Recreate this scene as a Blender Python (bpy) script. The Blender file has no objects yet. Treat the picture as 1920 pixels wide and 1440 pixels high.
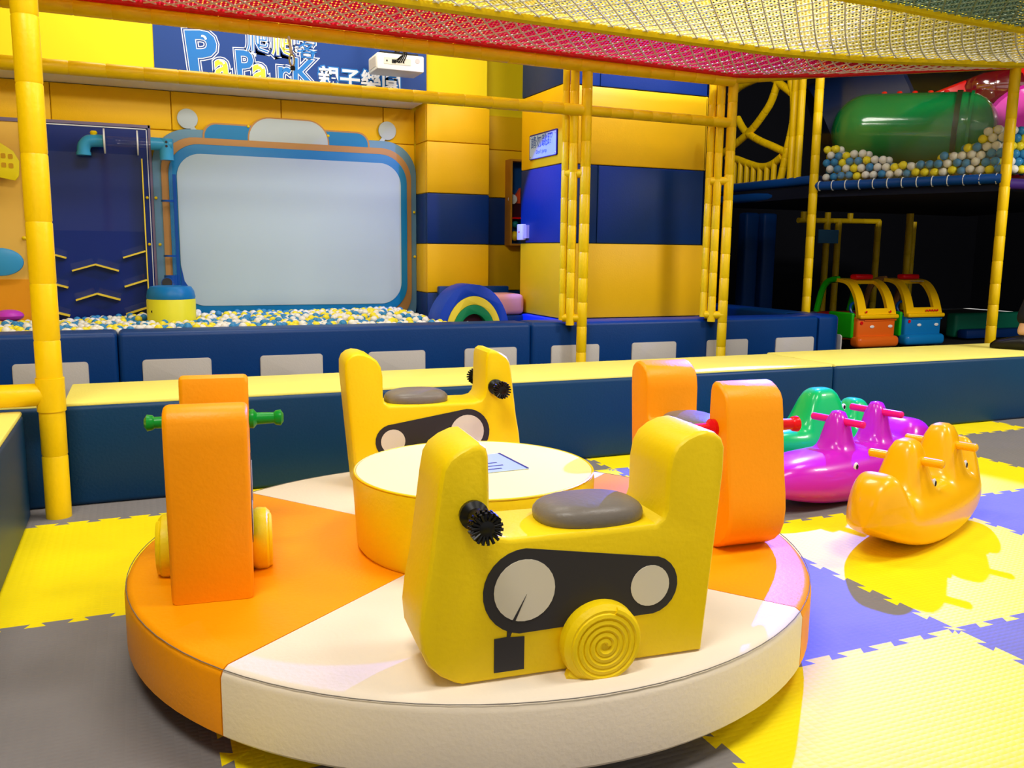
import bpy, bmesh, math, random
from mathutils import Vector, Matrix
random.seed(7)
PI = math.pi
SC = bpy.context.scene
C = SC.collection

# ------------------------------------------------------------------ camera
CAM_H = 1.07
pitch, roll, yaw, fpx = 0.151418, 0.0117663, 0.404198, 1635.84
fw = Vector((math.sin(yaw), math.cos(yaw), 0)); rt = Vector((math.cos(yaw), -math.sin(yaw), 0)); up = Vector((0, 0, 1))
fw2 = math.cos(pitch) * fw - math.sin(pitch) * up
up2 = math.cos(pitch) * up + math.sin(pitch) * fw
cr = math.cos(roll) * rt + math.sin(roll) * up2
cu_ = -math.sin(roll) * rt + math.cos(roll) * up2
cd = bpy.data.cameras.new('camera'); cam = bpy.data.objects.new('camera', cd); C.objects.link(cam)
M = Matrix((cr, cu_, -fw2)).transposed().to_4x4(); M.translation = Vector((0, 0, CAM_H)); cam.matrix_world = M
cd.sensor_width = 36.0; cd.lens = 36.0 * fpx / 1920.0; cd.clip_start = 0.05; cd.clip_end = 100
SC.camera = cam

# ------------------------------------------------------------------ world, lights, exposure
SC.view_settings.view_transform = 'Standard'; SC.view_settings.look = 'None'
SC.view_settings.gamma = 1.0; SC.view_settings.use_curve_mapping = False
SC.view_settings.exposure = 0.0
W = bpy.data.worlds.new('world'); SC.world = W; W.use_nodes = True
W.node_tree.nodes['Background'].inputs[0].default_value = (1.0, 0.96, 0.9, 1)
W.node_tree.nodes['Background'].inputs[1].default_value = 0.55
def area_light(name, loc, target, size, power, color=(1, .95, .87), spread=PI):
    l = bpy.data.lights.new(name, 'AREA'); l.shape = 'RECTANGLE'; l.size, l.size_y = size; l.energy = power; l.color = color; l.spread = spread
    o = bpy.data.objects.new(name, l); C.objects.link(o); o.location = loc
    o.rotation_euler = (Vector(target) - Vector(loc)).to_track_quat('-Z', 'Y').to_euler()
    return o
area_light('ceiling_or_fill_light', (-0.6, 0.6, 4.3), (0.6, 3.6, 0.3), (1.6, 0.8), 120)
area_light('ceiling_or_fill_light', (2.6, 0.9, 4.3), (2.2, 3.4, 0.2), (1.6, 0.8), 85)
area_light('ceiling_or_fill_light', (4.9, 3.0, 4.3), (3.6, 4.0, 0.0), (1.2, 0.8), 45)
area_light('ceiling_or_fill_light', (0.6, 3.6, 4.35), (0.8, 6.0, 0.6), (1.6, 0.8), 90)
area_light('ceiling_or_fill_light', (0.8, 7.2, 4.35), (0.9, 7.7, 0.0), (2.4, 0.5), 70)
area_light('ceiling_or_fill_light', (7.8, 0.6, 4.3), (7.9, 7.5, 0.3), (1.6, 0.8), 300)  # fill lamp added to brighten the toy cars, not a known fixture
area_light('ceiling_or_fill_light', (3.9, 5.3, 4.35), (3.9, 7.4, 0.6), (1.4, 0.7), 70)
# blue stage spots of the hall
def blue_spot(name, loc, target, angle, power, color):
    l = bpy.data.lights.new(name, 'SPOT'); l.energy = power; l.color = color; l.spot_size = math.radians(angle); l.spot_blend = 0.15; l.shadow_soft_size = 0.03
    o = bpy.data.objects.new(name, l); C.objects.link(o); o.location = loc
    o.rotation_euler = (Vector(target) - Vector(loc)).to_track_quat('-Z', 'Y').to_euler()
blue_spot('blue_stage_spot', (5.0, 5.2, 2.70), (2.0, 1.85, 0.0), 39, 3700, (0.03, 0.07, 1.0))
blue_spot('blue_stage_spot', (4.3, 5.6, 3.9), (4.0, 5.7, 2.7), 110, 260, (0.10, 0.14, 1.0))
blue_spot('blue_stage_spot', (0.9, 6.98, 3.0), (3.7, 7.12, 1.1), 31, 1100, (0.04, 0.12, 1.0))

# ------------------------------------------------------------------ materials
def lin(c):
    return tuple((x / 12.92 if x <= 0.04045 else ((x + 0.055) / 1.055) ** 2.4) for x in (v / 255.0 for v in c)) + (1,)
MATS = {}
def mat(name, rgb, rough=0.5, spec=0.28, var=0.06, vscale=3.0, bump=0.0, bscale=60.0, metal=0.0, emit=0.0, coat=0.0):
    if name in MATS: return MATS[name]
    m = bpy.data.materials.new(name); m.use_nodes = True; nt = m.node_tree; b = nt.nodes['Principled BSDF']
    col = lin(rgb)
    b.inputs['Roughness'].default_value = rough; b.inputs['Specular IOR Level'].default_value = spec; b.inputs['Metallic'].default_value = metal
    b.inputs['Coat Weight'].default_value = coat
    tc = nt.nodes.new('ShaderNodeTexCoord'); ns = nt.nodes.new('ShaderNodeTexNoise'); ns.inputs['Scale'].default_value = vscale; ns.inputs['Detail'].default_value = 3
    mx = nt.nodes.new('ShaderNodeMix'); mx.data_type = 'RGBA'
    mx.inputs[6].default_value = tuple(min(1, v * (1 + var)) for v in col[:3]) + (1,)
    mx.inputs[7].default_value = tuple(v * (1 - var) for v in col[:3]) + (1,)
    nt.links.new(tc.outputs['Object'], ns.inputs['Vector']); nt.links.new(ns.outputs[0], mx.inputs[0]); nt.links.new(mx.outputs[2], b.inputs['Base Color'])
    if bump > 0:
        n2 = nt.nodes.new('ShaderNodeTexNoise'); n2.inputs['Scale'].default_value = bscale; n2.inputs['Detail'].default_value = 4
        bp = nt.nodes.new('ShaderNodeBump'); bp.inputs['Strength'].default_value = bump; bp.inputs['Distance'].default_value = 0.01
        nt.links.new(tc.outputs['Object'], n2.inputs['Vector']); nt.links.new(n2.outputs[0], bp.inputs['Height']); nt.links.new(bp.outputs[0], b.inputs['Normal'])
    if emit > 0:
        b.inputs['Emission Color'].default_value = col; b.inputs['Emission Strength'].default_value = emit
    MATS[name] = m
    return m
def clear_mat(name, tint=(255, 255, 255), refl=0.06, rough=0.05):
    if name in MATS: return MATS[name]
    m = bpy.data.materials.new(name); m.use_nodes = True; nt = m.node_tree; nt.nodes.clear()
    out = nt.nodes.new('ShaderNodeOutputMaterial'); tr = nt.nodes.new('ShaderNodeBsdfTransparent'); gl = nt.nodes.new('ShaderNodeBsdfGlossy'); mx = nt.nodes.new('ShaderNodeMixShader')
    fr = nt.nodes.new('ShaderNodeLayerWeight'); fr.inputs[0].default_value = 0.25; ad = nt.nodes.new('ShaderNodeMath'); ad.operation = 'MULTIPLY_ADD'; ad.inputs[1].default_value = 0.15; ad.inputs[2].default_value = refl
    tr.inputs[0].default_value = lin(tint); gl.inputs['Roughness'].default_value = rough
    nt.links.new(fr.outputs['Facing'], ad.inputs[0]); nt.links.new(ad.outputs[0], mx.inputs[0]); nt.links.new(tr.outputs[0], mx.inputs[1]); nt.links.new(gl.outputs[0], mx.inputs[2]); nt.links.new(mx.outputs[0], out.inputs[0])
    MATS[name] = m
    return m
def tile_mat(name, rgb):
    m = bpy.data.materials.new(name); m.use_nodes = True; nt = m.node_tree; b = nt.nodes['Principled BSDF']; b.inputs['Roughness'].default_value = 0.6; b.inputs['Specular IOR Level'].default_value = 0.16
    tc = nt.nodes.new('ShaderNodeTexCoord'); sep = nt.nodes.new('ShaderNodeSeparateXYZ'); nt.links.new(tc.outputs['Object'], sep.inputs[0])
    def mth(op, a, bb):
        n = nt.nodes.new('ShaderNodeMath'); n.operation = op
        for i, v in enumerate((a, bb)):
            if v is None: continue
            if isinstance(v, (int, float)): n.inputs[i].default_value = v
            else: nt.links.new(v, n.inputs[i])
        return n.outputs[0]
    k = 2 * PI / 0.05
    sx = mth('SINE', mth('MULTIPLY', sep.outputs[0], k), None); sy = mth('SINE', mth('MULTIPLY', sep.outputs[1], k * 1.6), None)
    h = mth('ABSOLUTE', mth('MULTIPLY', sx, sy), None)
    bp = nt.nodes.new('ShaderNodeBump'); bp.inputs['Strength'].default_value = 0.25; bp.inputs['Distance'].default_value = 0.003
    nt.links.new(h, bp.inputs['Height']); nt.links.new(bp.outputs[0], b.inputs['Normal'])
    ns = nt.nodes.new('ShaderNodeTexNoise'); ns.inputs['Scale'].default_value = 5; ns.inputs['Detail'].default_value = 4
    mx = nt.nodes.new('ShaderNodeMix'); mx.data_type = 'RGBA'; col = lin(rgb)
    mx.inputs[6].default_value = tuple(v * 1.08 for v in col[:3]) + (1,); mx.inputs[7].default_value = tuple(v * 0.9 for v in col[:3]) + (1,)
    nt.links.new(tc.outputs['Object'], ns.inputs['Vector']); nt.links.new(ns.outputs[0], mx.inputs[0]); nt.links.new(mx.outputs[2], b.inputs['Base Color'])
    MATS[name] = m
    return m
V = dict(bump=0.10, bscale=90.0)
YEL = mat('yellow vinyl', (246, 212, 8), 0.42, var=0.05, **V)
YELW = mat('yellow wall vinyl', (245, 190, 6), 0.45, var=0.04, **V)
YELP = mat('yellow paint', (250, 222, 4), 0.6, var=0.02)
YELF = mat('yellow foam pipe sleeve', (248, 205, 6), 0.38, var=0.06, vscale=9, bump=0.15, bscale=40)
YELT = mat('pale yellow bench top', (248, 236, 118), 0.5, var=0.05, vscale=6, **V)
ORA = mat('orange vinyl', (255, 158, 0), 0.42, var=0.05, **V)
CRM = mat('cream vinyl', (238, 224, 204), 0.48, var=0.05, vscale=2.5, **V)
NAVY = mat('navy vinyl', (2, 46, 108), 0.45, var=0.12, **V)
TEAL = mat('dark blue vinyl', (0, 54, 94), 0.45, var=0.15, vscale=2, **V)
BLUE = mat('blue vinyl', (0, 56, 122), 0.42, var=0.1, **V)
ROYAL = mat('royal blue vinyl', (6, 62, 190), 0.45, var=0.06, **V)
GRYV = mat('grey vinyl', (120, 112, 104), 0.35, var=0.08, **V)
PATCH = mat('light grey vinyl', (196, 190, 186), 0.5, var=0.05, **V)
DARK = mat('charcoal vinyl', (48, 46, 52), 0.45, var=0.05)
EYEM = mat('off white vinyl', (222, 214, 198), 0.45, var=0.05)
BLK = mat('black rubber', (12, 12, 14), 0.35, var=0.0)
GRN = mat('green plastic', (0, 140, 40), 0.3, var=0.0)
RED = mat('red plastic', (225, 8, 20), 0.3, var=0.0)
WHT = mat('white plastic', (232, 232, 230), 0.35, var=0.02)
LBL = mat('light blue plastic', (58, 158, 206), 0.3, var=0.03)
MBL = mat('mid blue plastic', (14, 116, 178), 0.35, var=0.04)
DBL = mat('deep blue plastic', (6, 72, 150), 0.3, var=0.04)
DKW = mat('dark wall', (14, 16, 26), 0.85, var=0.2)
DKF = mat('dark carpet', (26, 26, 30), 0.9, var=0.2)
CHROME = mat('steel', (190, 190, 190), 0.25, metal=1.0, var=0.0)
CLEAR = clear_mat('clear acrylic', refl=.012)
def mesh_mat(name, rgb):
    m = bpy.data.materials.new(name); m.use_nodes = True; nt = m.node_tree; b = nt.nodes['Principled BSDF']; out = nt.nodes['Material Output']
    tl = nt.nodes.new('ShaderNodeBsdfTranslucent'); mx = nt.nodes.new('ShaderNodeMixShader'); ns = nt.nodes.new('ShaderNodeTexNoise'); ns.inputs['Scale'].default_value = 8
    rm = nt.nodes.new('ShaderNodeMix'); rm.data_type = 'RGBA'; c = lin(rgb); rm.inputs[6].default_value = c; rm.inputs[7].default_value = tuple(v * .85 for v in c[:3]) + (1,)
    nt.links.new(ns.outputs[0], rm.inputs[0]); nt.links.new(rm.outputs[2], b.inputs['Base Color']); nt.links.new(rm.outputs[2], tl.inputs[0]); b.inputs['Roughness'].default_value = .7; b.inputs['Specular IOR Level'].default_value = .2
    mx.inputs[0].default_value = .55; nt.links.new(b.outputs[0], mx.inputs[1]); nt.links.new(tl.outputs[0], mx.inputs[2]); nt.links.new(mx.outputs[0], out.inputs[0])
    return m

# ------------------------------------------------------------------ mesh helpers
class MB:
    def __init__(s): s.v = []; s.f = []; s.m = []
    def add(s, vs, fs, mi=0):
        o = len(s.v); s.v += [tuple(p) for p in vs]; s.f += [tuple(i + o for i in f) for f in fs]; s.m += [mi] * len(fs); return s
    def xf(s, M):
        s.v = [tuple(M @ Vector(p)) for p in s.v]; return s
    def join(s, o, mi=None):
        k = len(s.v); s.v += o.v; s.f += [tuple(i + k for i in f) for f in o.f]; s.m += (o.m if mi is None else [mi] * len(o.f)); return s
ORG = {}
def obj(name, mb, material, parent=None, ang=35, center=True, extra=()):
    vs = mb.v
    c = Vector((0, 0, 0))
    if center:
        c = Vector([(min(p[i] for p in vs) + max(p[i] for p in vs)) / 2 for i in range(3)])
        if parent is None: c.z = min(p[2] for p in vs)
    me = bpy.data.meshes.new(name); me.from_pydata([(p[0] - c.x, p[1] - c.y, p[2] - c.z) for p in vs], [], mb.f)
    me.materials.append(material)
    for e in extra: me.materials.append(e)
    if any(mb.m): me.polygons.foreach_set('material_index', mb.m)
    me.update()
    if ang:
        me.shade_smooth(); me.set_sharp_from_angle(angle=math.radians(ang))
    o = bpy.data.objects.new(name, me); C.objects.link(o)
    base = ORG[parent] if parent is not None else Vector((0, 0, 0))
    if parent is not None: o.parent = parent
    o.location = c - base; ORG[o] = c
    return o
def tag(o, label=None, cat=None, group=None, kind=None):
    if label: o['label'] = label
    if cat: o['category'] = cat
    if group: o['group'] = group
    if kind: o['kind'] = kind
    return o
def thing(name, label, cat, loc=(0, 0, 0), group=None, kind=None):
    o = bpy.data.objects.new(name, None); C.objects.link(o); o.location = loc; ORG[o] = Vector(loc); o.empty_display_size = 0.1
    return tag(o, label, cat, group, kind)
def from_bm(bm):
    bm.verts.ensure_lookup_table(); mb = MB(); bm.verts.index_update()
    mb.add([v.co.copy() for v in bm.verts], [[v.index for v in f.verts] for f in bm.faces]); bm.free(); return mb
def box(x0, x1, y0, y1, z0, z1):
    return MB().add([(x0, y0, z0), (x1, y0, z0), (x1, y1, z0), (x0, y1, z0), (x0, y0, z1), (x1, y0, z1), (x1, y1, z1), (x0, y1, z1)],
                    [(0, 3, 2, 1), (4, 5, 6, 7), (0, 1, 5, 4), (1, 2, 6, 5), (2, 3, 7, 6), (3, 0, 4, 7)])
def rbox(x0, x1, y0, y1, z0, z1, r=0.02, seg=2):
    bm = bmesh.new(); bmesh.ops.create_cube(bm, size=1)
    for v in bm.verts: v.co = Vector((x0 if v.co.x < 0 else x1, y0 if v.co.y < 0 else y1, z0 if v.co.z < 0 else z1))
    r = min(r, 0.49 * min(x1 - x0, y1 - y0, z1 - z0))
    bmesh.ops.bevel(bm, geom=bm.edges[:], offset=r, segments=seg, profile=0.5, affect='EDGES')
    return from_bm(bm)
def prism(pts, y0, y1, r=0.0, seg=2, plane='xz'):
    """closed outline pts (a,b) swept from y0 to y1; plane 'xz' sweeps along y, 'xy' along z, 'yz' along x"""
    def P(a, b, t): return (a, t, b) if plane == 'xz' else ((a, b, t) if plane == 'xy' else (t, a, b))
    bm = bmesh.new(); A = [bm.verts.new(P(a, b, y0)) for a, b in pts]; B = [bm.verts.new(P(a, b, y1)) for a, b in pts]
    n = len(pts); bm.faces.new(A); bm.faces.new(B[::-1])
    for i in range(n): bm.faces.new((A[i], B[i], B[(i + 1) % n], A[(i + 1) % n]))
    bmesh.ops.recalc_face_normals(bm, faces=bm.faces[:])
    if r > 0:
        ed = [e for e in bm.edges if (e.verts[0] in set(A)) == (e.verts[1] in set(A))]
        bmesh.ops.bevel(bm, geom=ed, offset=r, segments=seg, profile=0.5, affect='EDGES', clamp_overlap=True)
    return from_bm(bm)
def lathe(prof, n=32, c=(0, 0, 0), axis='z'):
    mb = MB(); vs = []; fs = []
    for r, z in prof:
        for i in range(n):
            a = 2 * PI * i / n; vs.append((r * math.cos(a), r * math.sin(a), z))
    k = len(prof)
    for j in range(k - 1):
        for i in range(n): fs.append((j * n + i, j * n + (i + 1) % n, (j + 1) * n + (i + 1) % n, (j + 1) * n + i))
    fs.append(tuple(range(n))[::-1]); fs.append(tuple((k - 1) * n + i for i in range(n)))
    mb.add(vs, fs)
    if axis == 'x': mb.xf(Matrix.Rotation(PI / 2, 4, 'Y'))
    if axis == 'y': mb.xf(Matrix.Rotation(-PI / 2, 4, 'X'))
    return mb.xf(Matrix.Translation(c))
def tube(path, r, n=12, joint=0.0, depth=0.07, rfun=None, cap=True):
    P = [Vector(p) for p in path]
    if joint:
        Q = []; rr = []
        L = 0.0; cum = [0.0]
        P0 = P
        for a, b in zip(P, P[1:]): L += (b - a).length; cum.append(L)
        def at(s):
            for i in range(len(P0) - 1):
                if s <= cum[i + 1] + 1e-9: return P0[i].lerp(P0[i + 1], (s - cum[i]) / max(1e-9, cum[i + 1] - cum[i]))
            return P0[-1].copy()
        marks = [(s, 1.0) for s in cum]
        k = max(1, round(L / joint))
        for i in range(1, k):
            s = L * i / k + 0.02 * math.sin(i * 7.3)
            marks += [(s - 0.006, 1.0), (s, 1 - depth), (s + 0.006, 1.0)]
        marks.sort(); P = []; rr = []
        for s, q in marks:
            p = at(s)
            if P and (p - P[-1]).length < 1e-5: continue
            P.append(p); rr.append(r * q)
    else:
        rr = [r] * len(P)
        if rfun: rr = [rfun(i / (len(P) - 1)) for i in range(len(P))]
    T = []
    for i in range(len(P)):
        a = P[max(0, i - 1)]; b = P[min(len(P) - 1, i + 1)]; T.append((b - a).normalized())
    ref = Vector((0, 0, 1)) if abs(T[0].z) < 0.9 else Vector((1, 0, 0))
    N = (ref - T[0] * ref.dot(T[0])).normalized(); vs = []
    for i in range(len(P)):
        N = (N - T[i] * N.dot(T[i])).normalized(); B = T[i].cross(N)
        for k in range(n):
            a = 2 * PI * k / n; vs.append(P[i] + (N * math.cos(a) + B * math.sin(a)) * rr[i])
    fs = []
    for i in range(len(P) - 1):
        for k in range(n): fs.append((i * n + k, i * n + (k + 1) % n, (i + 1) * n + (k + 1) % n, (i + 1) * n + k))
    if cap: fs.append(tuple(range(n))[::-1]); fs.append(tuple((len(P) - 1) * n + k for k in range(n)))
    return MB().add(vs, fs)
def ell(c, rx, ry, rz, nu=24, nv=14, e=1.0):
    def sp(x, p): return math.copysign(abs(x) ** p, x)
    vs = []; fs = []
    for j in range(nv + 1):
        ph = -PI / 2 + PI * j / nv
        for i in range(nu):
            th = 2 * PI * i / nu
            vs.append((c[0] + rx * sp(math.cos(ph), e) * sp(math.cos(th), e), c[1] + ry * sp(math.cos(ph), e) * sp(math.sin(th), e), c[2] + rz * sp(math.sin(ph), e)))
    for j in range(nv):
        for i in range(nu): fs.append((j * nu + i, j * nu + (i + 1) % nu, (j + 1) * nu + (i + 1) % nu, (j + 1) * nu + i))
    return MB().add(vs, fs)
def arc(cx, cy, r, a0, a1, n=8):
    return [(cx + r * math.cos(math.radians(a0 + (a1 - a0) * i / n)), cy + r * math.sin(math.radians(a0 + (a1 - a0) * i / n))) for i in range(n + 1)]
def rrect(x0, x1, z0, z1, r, n=8):
    r = min(r, .499 * (x1 - x0), .499 * (z1 - z0))
    return arc(x1 - r, z1 - r, r, 0, 90, n) + arc(x0 + r, z1 - r, r, 90, 180, n) + arc(x0 + r, z0 + r, r, 180, 270, n) + arc(x1 - r, z0 + r, r, 270, 360, n)
def smooth_path(pts, n=6):
    P = [Vector(p) for p in pts]; out = []
    for i in range(len(P) - 1):
        p0 = P[max(0, i - 1)]; p1 = P[i]; p2 = P[i + 1]; p3 = P[min(len(P) - 1, i + 2)]
        for k in range(n):
            t = k / n
            out.append(0.5 * ((2 * p1) + (p2 - p0) * t + (2 * p0 - 5 * p1 + 4 * p2 - p3) * t * t + (3 * p1 - p0 - 3 * p2 + p3) * t ** 3))
    return out + [P[-1]]
def text_mb(body, size, loc, plane='xz', offset=0.0, ext=0.001, sx=1.0, rot=0.0, align='LEFT', shear=0.0):
    """flat lettering standing on a face; plane 'xz' faces -y, 'yz-' faces -x, 'xy' faces up"""
    cu = bpy.data.curves.new('t', 'FONT'); cu.body = body; cu.size = size; cu.offset = offset; cu.extrude = ext; cu.align_x = align; cu.shear = shear; cu.resolution_u = 3
    t = bpy.data.objects.new('t', cu); C.objects.link(t); bpy.context.view_layer.update()
    me = bpy.data.meshes.new_from_object(t.evaluated_get(bpy.context.evaluated_depsgraph_get()))
    mb = MB().add([v.co.copy() for v in me.vertices], [tuple(p.vertices) for p in me.polygons])
    bpy.data.objects.remove(t); bpy.data.curves.remove(cu); bpy.data.meshes.remove(me)
    M = Matrix.Rotation(rot, 4, 'Z') @ Matrix.Diagonal((sx, 1, 1, 1))
    if plane == 'xz': M = Matrix.Rotation(PI / 2, 4, 'X') @ M
    elif plane == 'yz-': M = Matrix.Rotation(-PI / 2, 4, 'Z') @ Matrix.Rotation(PI / 2, 4, 'X') @ M
    return mb.xf(Matrix.Translation(loc) @ M)

# ================================================================== THE SETTING
# floor with interlocking foam mats
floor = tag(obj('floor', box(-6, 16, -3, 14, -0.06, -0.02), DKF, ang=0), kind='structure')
TY = tile_mat('yellow foam mat', (250, 226, 10)); TG = tile_mat('grey foam mat', (128, 123, 121))
GX, GY, TS = 0.125, 1.69, 1.0
def teeth(n=9):
    """dovetail outline from (0,0) to (1,0); +y side tabs"""
    w = 1.0 / n
    pts = [(0.0, 0.0)]
    for i in range(n):
        a = (i + 0.28) * w; b = (i + 0.78) * w
        pts += [(a, 0.0), (a - 0.014, 0.026), (b + 0.014, 0.026), (b, 0.0)]
    pts.append((1.0, 0.0))
    return pts
TEETH = teeth()
def hline(i, j): return [(GX + i + a * TS, GY + j - 0.013 * (0 < a < 1) + b) for a, b in TEETH]
def vline(i, j): return [(GX + i - 0.013 * (0 < a < 1) + b, GY + j + a * TS) for a, b in TEETH]
for i in range(-2, 7):
    for j in range(-2, 3):
        yellow = (i + j) % 2 == 0
        ring = hline(i, j)[:-1] + vline(i + 1, j)[:-1] + hline(i, j + 1)[::-1][:-1] + vline(i, j)[::-1][:-1]
        obj('mat_tile', prism(ring, -0.02, 0.0, plane='xy'), TY if yellow else TG, floor, ang=0)
# back wall with padded panels
def pads(parent, xs, zs, y, colf, t=0.03, face='y', name='wall_pad', r=0.012):
    for a, b in zip(xs, xs[1:]):
        for c, d in zip(zs, zs[1:]):
            if face == 'y': mb = rbox(a + .002, b - .002, y, y + t, c + .002, d - .002, r)
            else: mb = rbox(y, y + t, a + .002, b - .002, c + .002, d - .002, r)
            obj(name, mb, colf((a + b) / 2, (c + d) / 2), parent)
def band(x, z): return NAVY if (z < 0.655 or 1.13 < z < 1.615) else YELW
ZS = [0.0, 0.655, 1.13, 1.615, 2.10, 2.44]
wb = tag(obj('wall_back', box(-4, 5.2, 8.64, 8.75, 0, 4.6), YELP, ang=0), kind='structure')
pads(wb, [-3.5, -2.55, -1.58, -0.61, 0.346, 1.306, 2.28, 2.60], ZS, 8.60, lambda x, z: YELW)
pads(wb, [3.25, 4.0, 5.0], ZS, 8.60, band)
wp = tag(obj('wall_pillar', box(2.62, 3.23, 8.26, 8.64, 0, 4.6), YELP, ang=0), kind='structure')
pads(wp, [2.602, 3.25], ZS, 8.223, band, t=0.037)
pads(wp, [8.26, 8.60], ZS, 2.60, band, t=0.02, face='x')
pads(wp, [8.26, 8.60], ZS, 3.23, band, t=0.02, face='x')
bk = tag(obj('wall_bulkhead', rbox(-4, 2.568, 8.108, 8.64, 2.452, 4.6, 0.004, 1), YELP, ang=0), kind='structure')
obj('soffit_board', box(-4, 2.566, 8.11, 8.64, 2.442, 2.452), WHT, bk, ang=0)
tag(obj('ceiling', box(-6, 16, -3, 14, 4.6, 4.7), mat('ceiling paint', (58, 62, 78), 0.9), ang=0), kind='structure')
tag(obj('wall_left', box(-4.1, -4, -3, 8.75, 0, 4.6), YELP, ang=0), kind='structure')
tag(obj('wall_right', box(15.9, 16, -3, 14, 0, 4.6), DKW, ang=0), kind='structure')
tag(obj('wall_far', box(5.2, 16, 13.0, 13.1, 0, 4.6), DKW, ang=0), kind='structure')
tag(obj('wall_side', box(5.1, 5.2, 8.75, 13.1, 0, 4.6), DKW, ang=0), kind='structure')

# padded column between the pit and the climbing frame
col = thing('padded_column', 'big square padded column banded yellow and blue above the ball pit wall', 'column', (4.2, 7.45, 0))
obj('core', box(3.48, 4.91, 7.03, 7.87, 0, 4.55), NAVY, col, ang=0)
CZ = [0.475, 1.145, 1.83, 2.50, 3.3, 4.5]
for k in range(5):
    m = YELW if k in (0, 2, 4) else NAVY
    if m is NAVY:
        obj('front_pad', rbox(3.45, 3.80, 7.0, 7.03, CZ[k] + .002, CZ[k + 1] - .002, .01), m, col)
        obj('front_pad', rbox(3.803, 4.94, 7.0, 7.03, CZ[k] + .002, CZ[k + 1] - .002, .01), m, col)
    else:
        obj('front_pad', rbox(3.45, 4.94, 7.0 - (.02 if k == 0 else 0), 7.03, CZ[k] + .002, CZ[k + 1] - .002, .014), m, col)
    obj('side_pad', rbox(3.449, 3.48, 7.0, 7.90, CZ[k] + .002, CZ[k + 1] - .002, .01), m, col)
    obj('side_pad', rbox(4.91, 4.94, 7.0, 7.90, CZ[k] + .002, CZ[k + 1] - .002, .01), m, col)
obj('base_pad', rbox(3.40, 4.98, 6.92, 7.95, 0.0, 0.47, .02), ROYAL, col)

# ================================================================== CAROUSEL
CC = Vector((0.882, 2.336, 0)); ROT = math.radians(-4.9)
car = thing('carousel', 'round soft play carousel with orange and cream sectors and four ride on seats', 'carousel', (0, 0, 0))
Rr, ZB, ZT = 0.952, 0.06, 0.22
obj('plinth', lathe([(0.55, 0.0), (0.55, 0.06)], 40), BLK, car)
A0 = -53.6 + 4.9
for k in range(4):
    a0 = A0 + 90 * k; a1 = a0 + 90; n = 28
    mb = MB(); rings = [(ZB, Rr - .012), (ZB + .012, Rr), (ZT - .022, Rr), (ZT - .008, Rr - .006), (ZT, Rr - .02), (ZT, 0.3)]
    vs = []
    for i in range(n + 1):
        a = math.radians(a0 + 0.12 + (89.76) * i / n)
        for z, r in rings: vs.append((r * math.cos(a), r * math.sin(a), z))
        vs.append((0.3 * math.cos(a), 0.3 * math.sin(a), ZB))
    m = len(rings) + 1; fs = []
    for i in range(n):
        for j in range(m - 1): fs.append((i * m + j, (i + 1) * m + j, (i + 1) * m + j + 1, i * m + j + 1))
        fs.append((i * m + m - 1, (i + 1) * m + m - 1, (i + 1) * m, i * m))
    fs.append(tuple(range(m))); fs.append(tuple(n * m + j for j in range(m))[::-1])
    mb.add(vs, fs)
    obj('sector', mb, ORA if k % 2 == 0 else CRM, car, ang=40)
    # stitched seam along the rim
    sp = [((Rr - .004) * math.cos(math.radians(a0 + 90 * i / 24)), (Rr - .004) * math.sin(math.radians(a0 + 90 * i / 24)), ZT - .004) for i in range(25)]
    obj('rim_seam', tube(sp, 0.0012, 5), GRYV, car)
drum = obj('center_drum', lathe([(0.332, ZT), (0.342, .235), (0.352, .42), (0.348, .436), (0.342, .440)], 64), YEL, car)
obj('drum_top', lathe([(0.345, .4385), (0.342, .443), (0.0, .4435)], 64), mat('cream yellow vinyl', (246, 226, 150), 0.45, var=0.08, vscale=2), drum)
rs = [(0.347 * math.cos(2 * PI * i / 64), 0.347 * math.sin(2 * PI * i / 64), 0.441) for i in range(65)]
obj('piping', tube(rs, 0.003, 5), YEL, drum)
nt_ = obj('notice_plate', rbox(-0.055, 0.135, -0.09, 0.115, .4435, .4465, .001, 1).xf(Matrix.Rotation(-ROT + .04, 4, 'Z')), mat('pale blue print', (176, 200, 232), 0.3, var=0.02), drum)
mbp = MB()
for r_, row in enumerate([(0.02, .07), (0.0, .06), (0.015, .05, .075, .115), (0.0, .04, .06, .12), (0.005, .1)]):
    for q in range(0, len(row), 2): mbp.join(box(-0.04 + row[q], -0.04 + row[q + 1], .07 - .034 * r_, .078 - .034 * r_, .4466, .4469))
obj('printed_lines', mbp.xf(Matrix.Rotation(-ROT + .04, 4, 'Z')), mat('dark blue ink', (40, 56, 110), 0.4), drum, ang=0)
obj('notice_edge', box(.127, .135, -.09, .115, .4466, .447).xf(Matrix.Rotation(-ROT + .04, 4, 'Z')), mat('dark blue ink', (40, 56, 110), 0.4), drum, ang=0)

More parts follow.
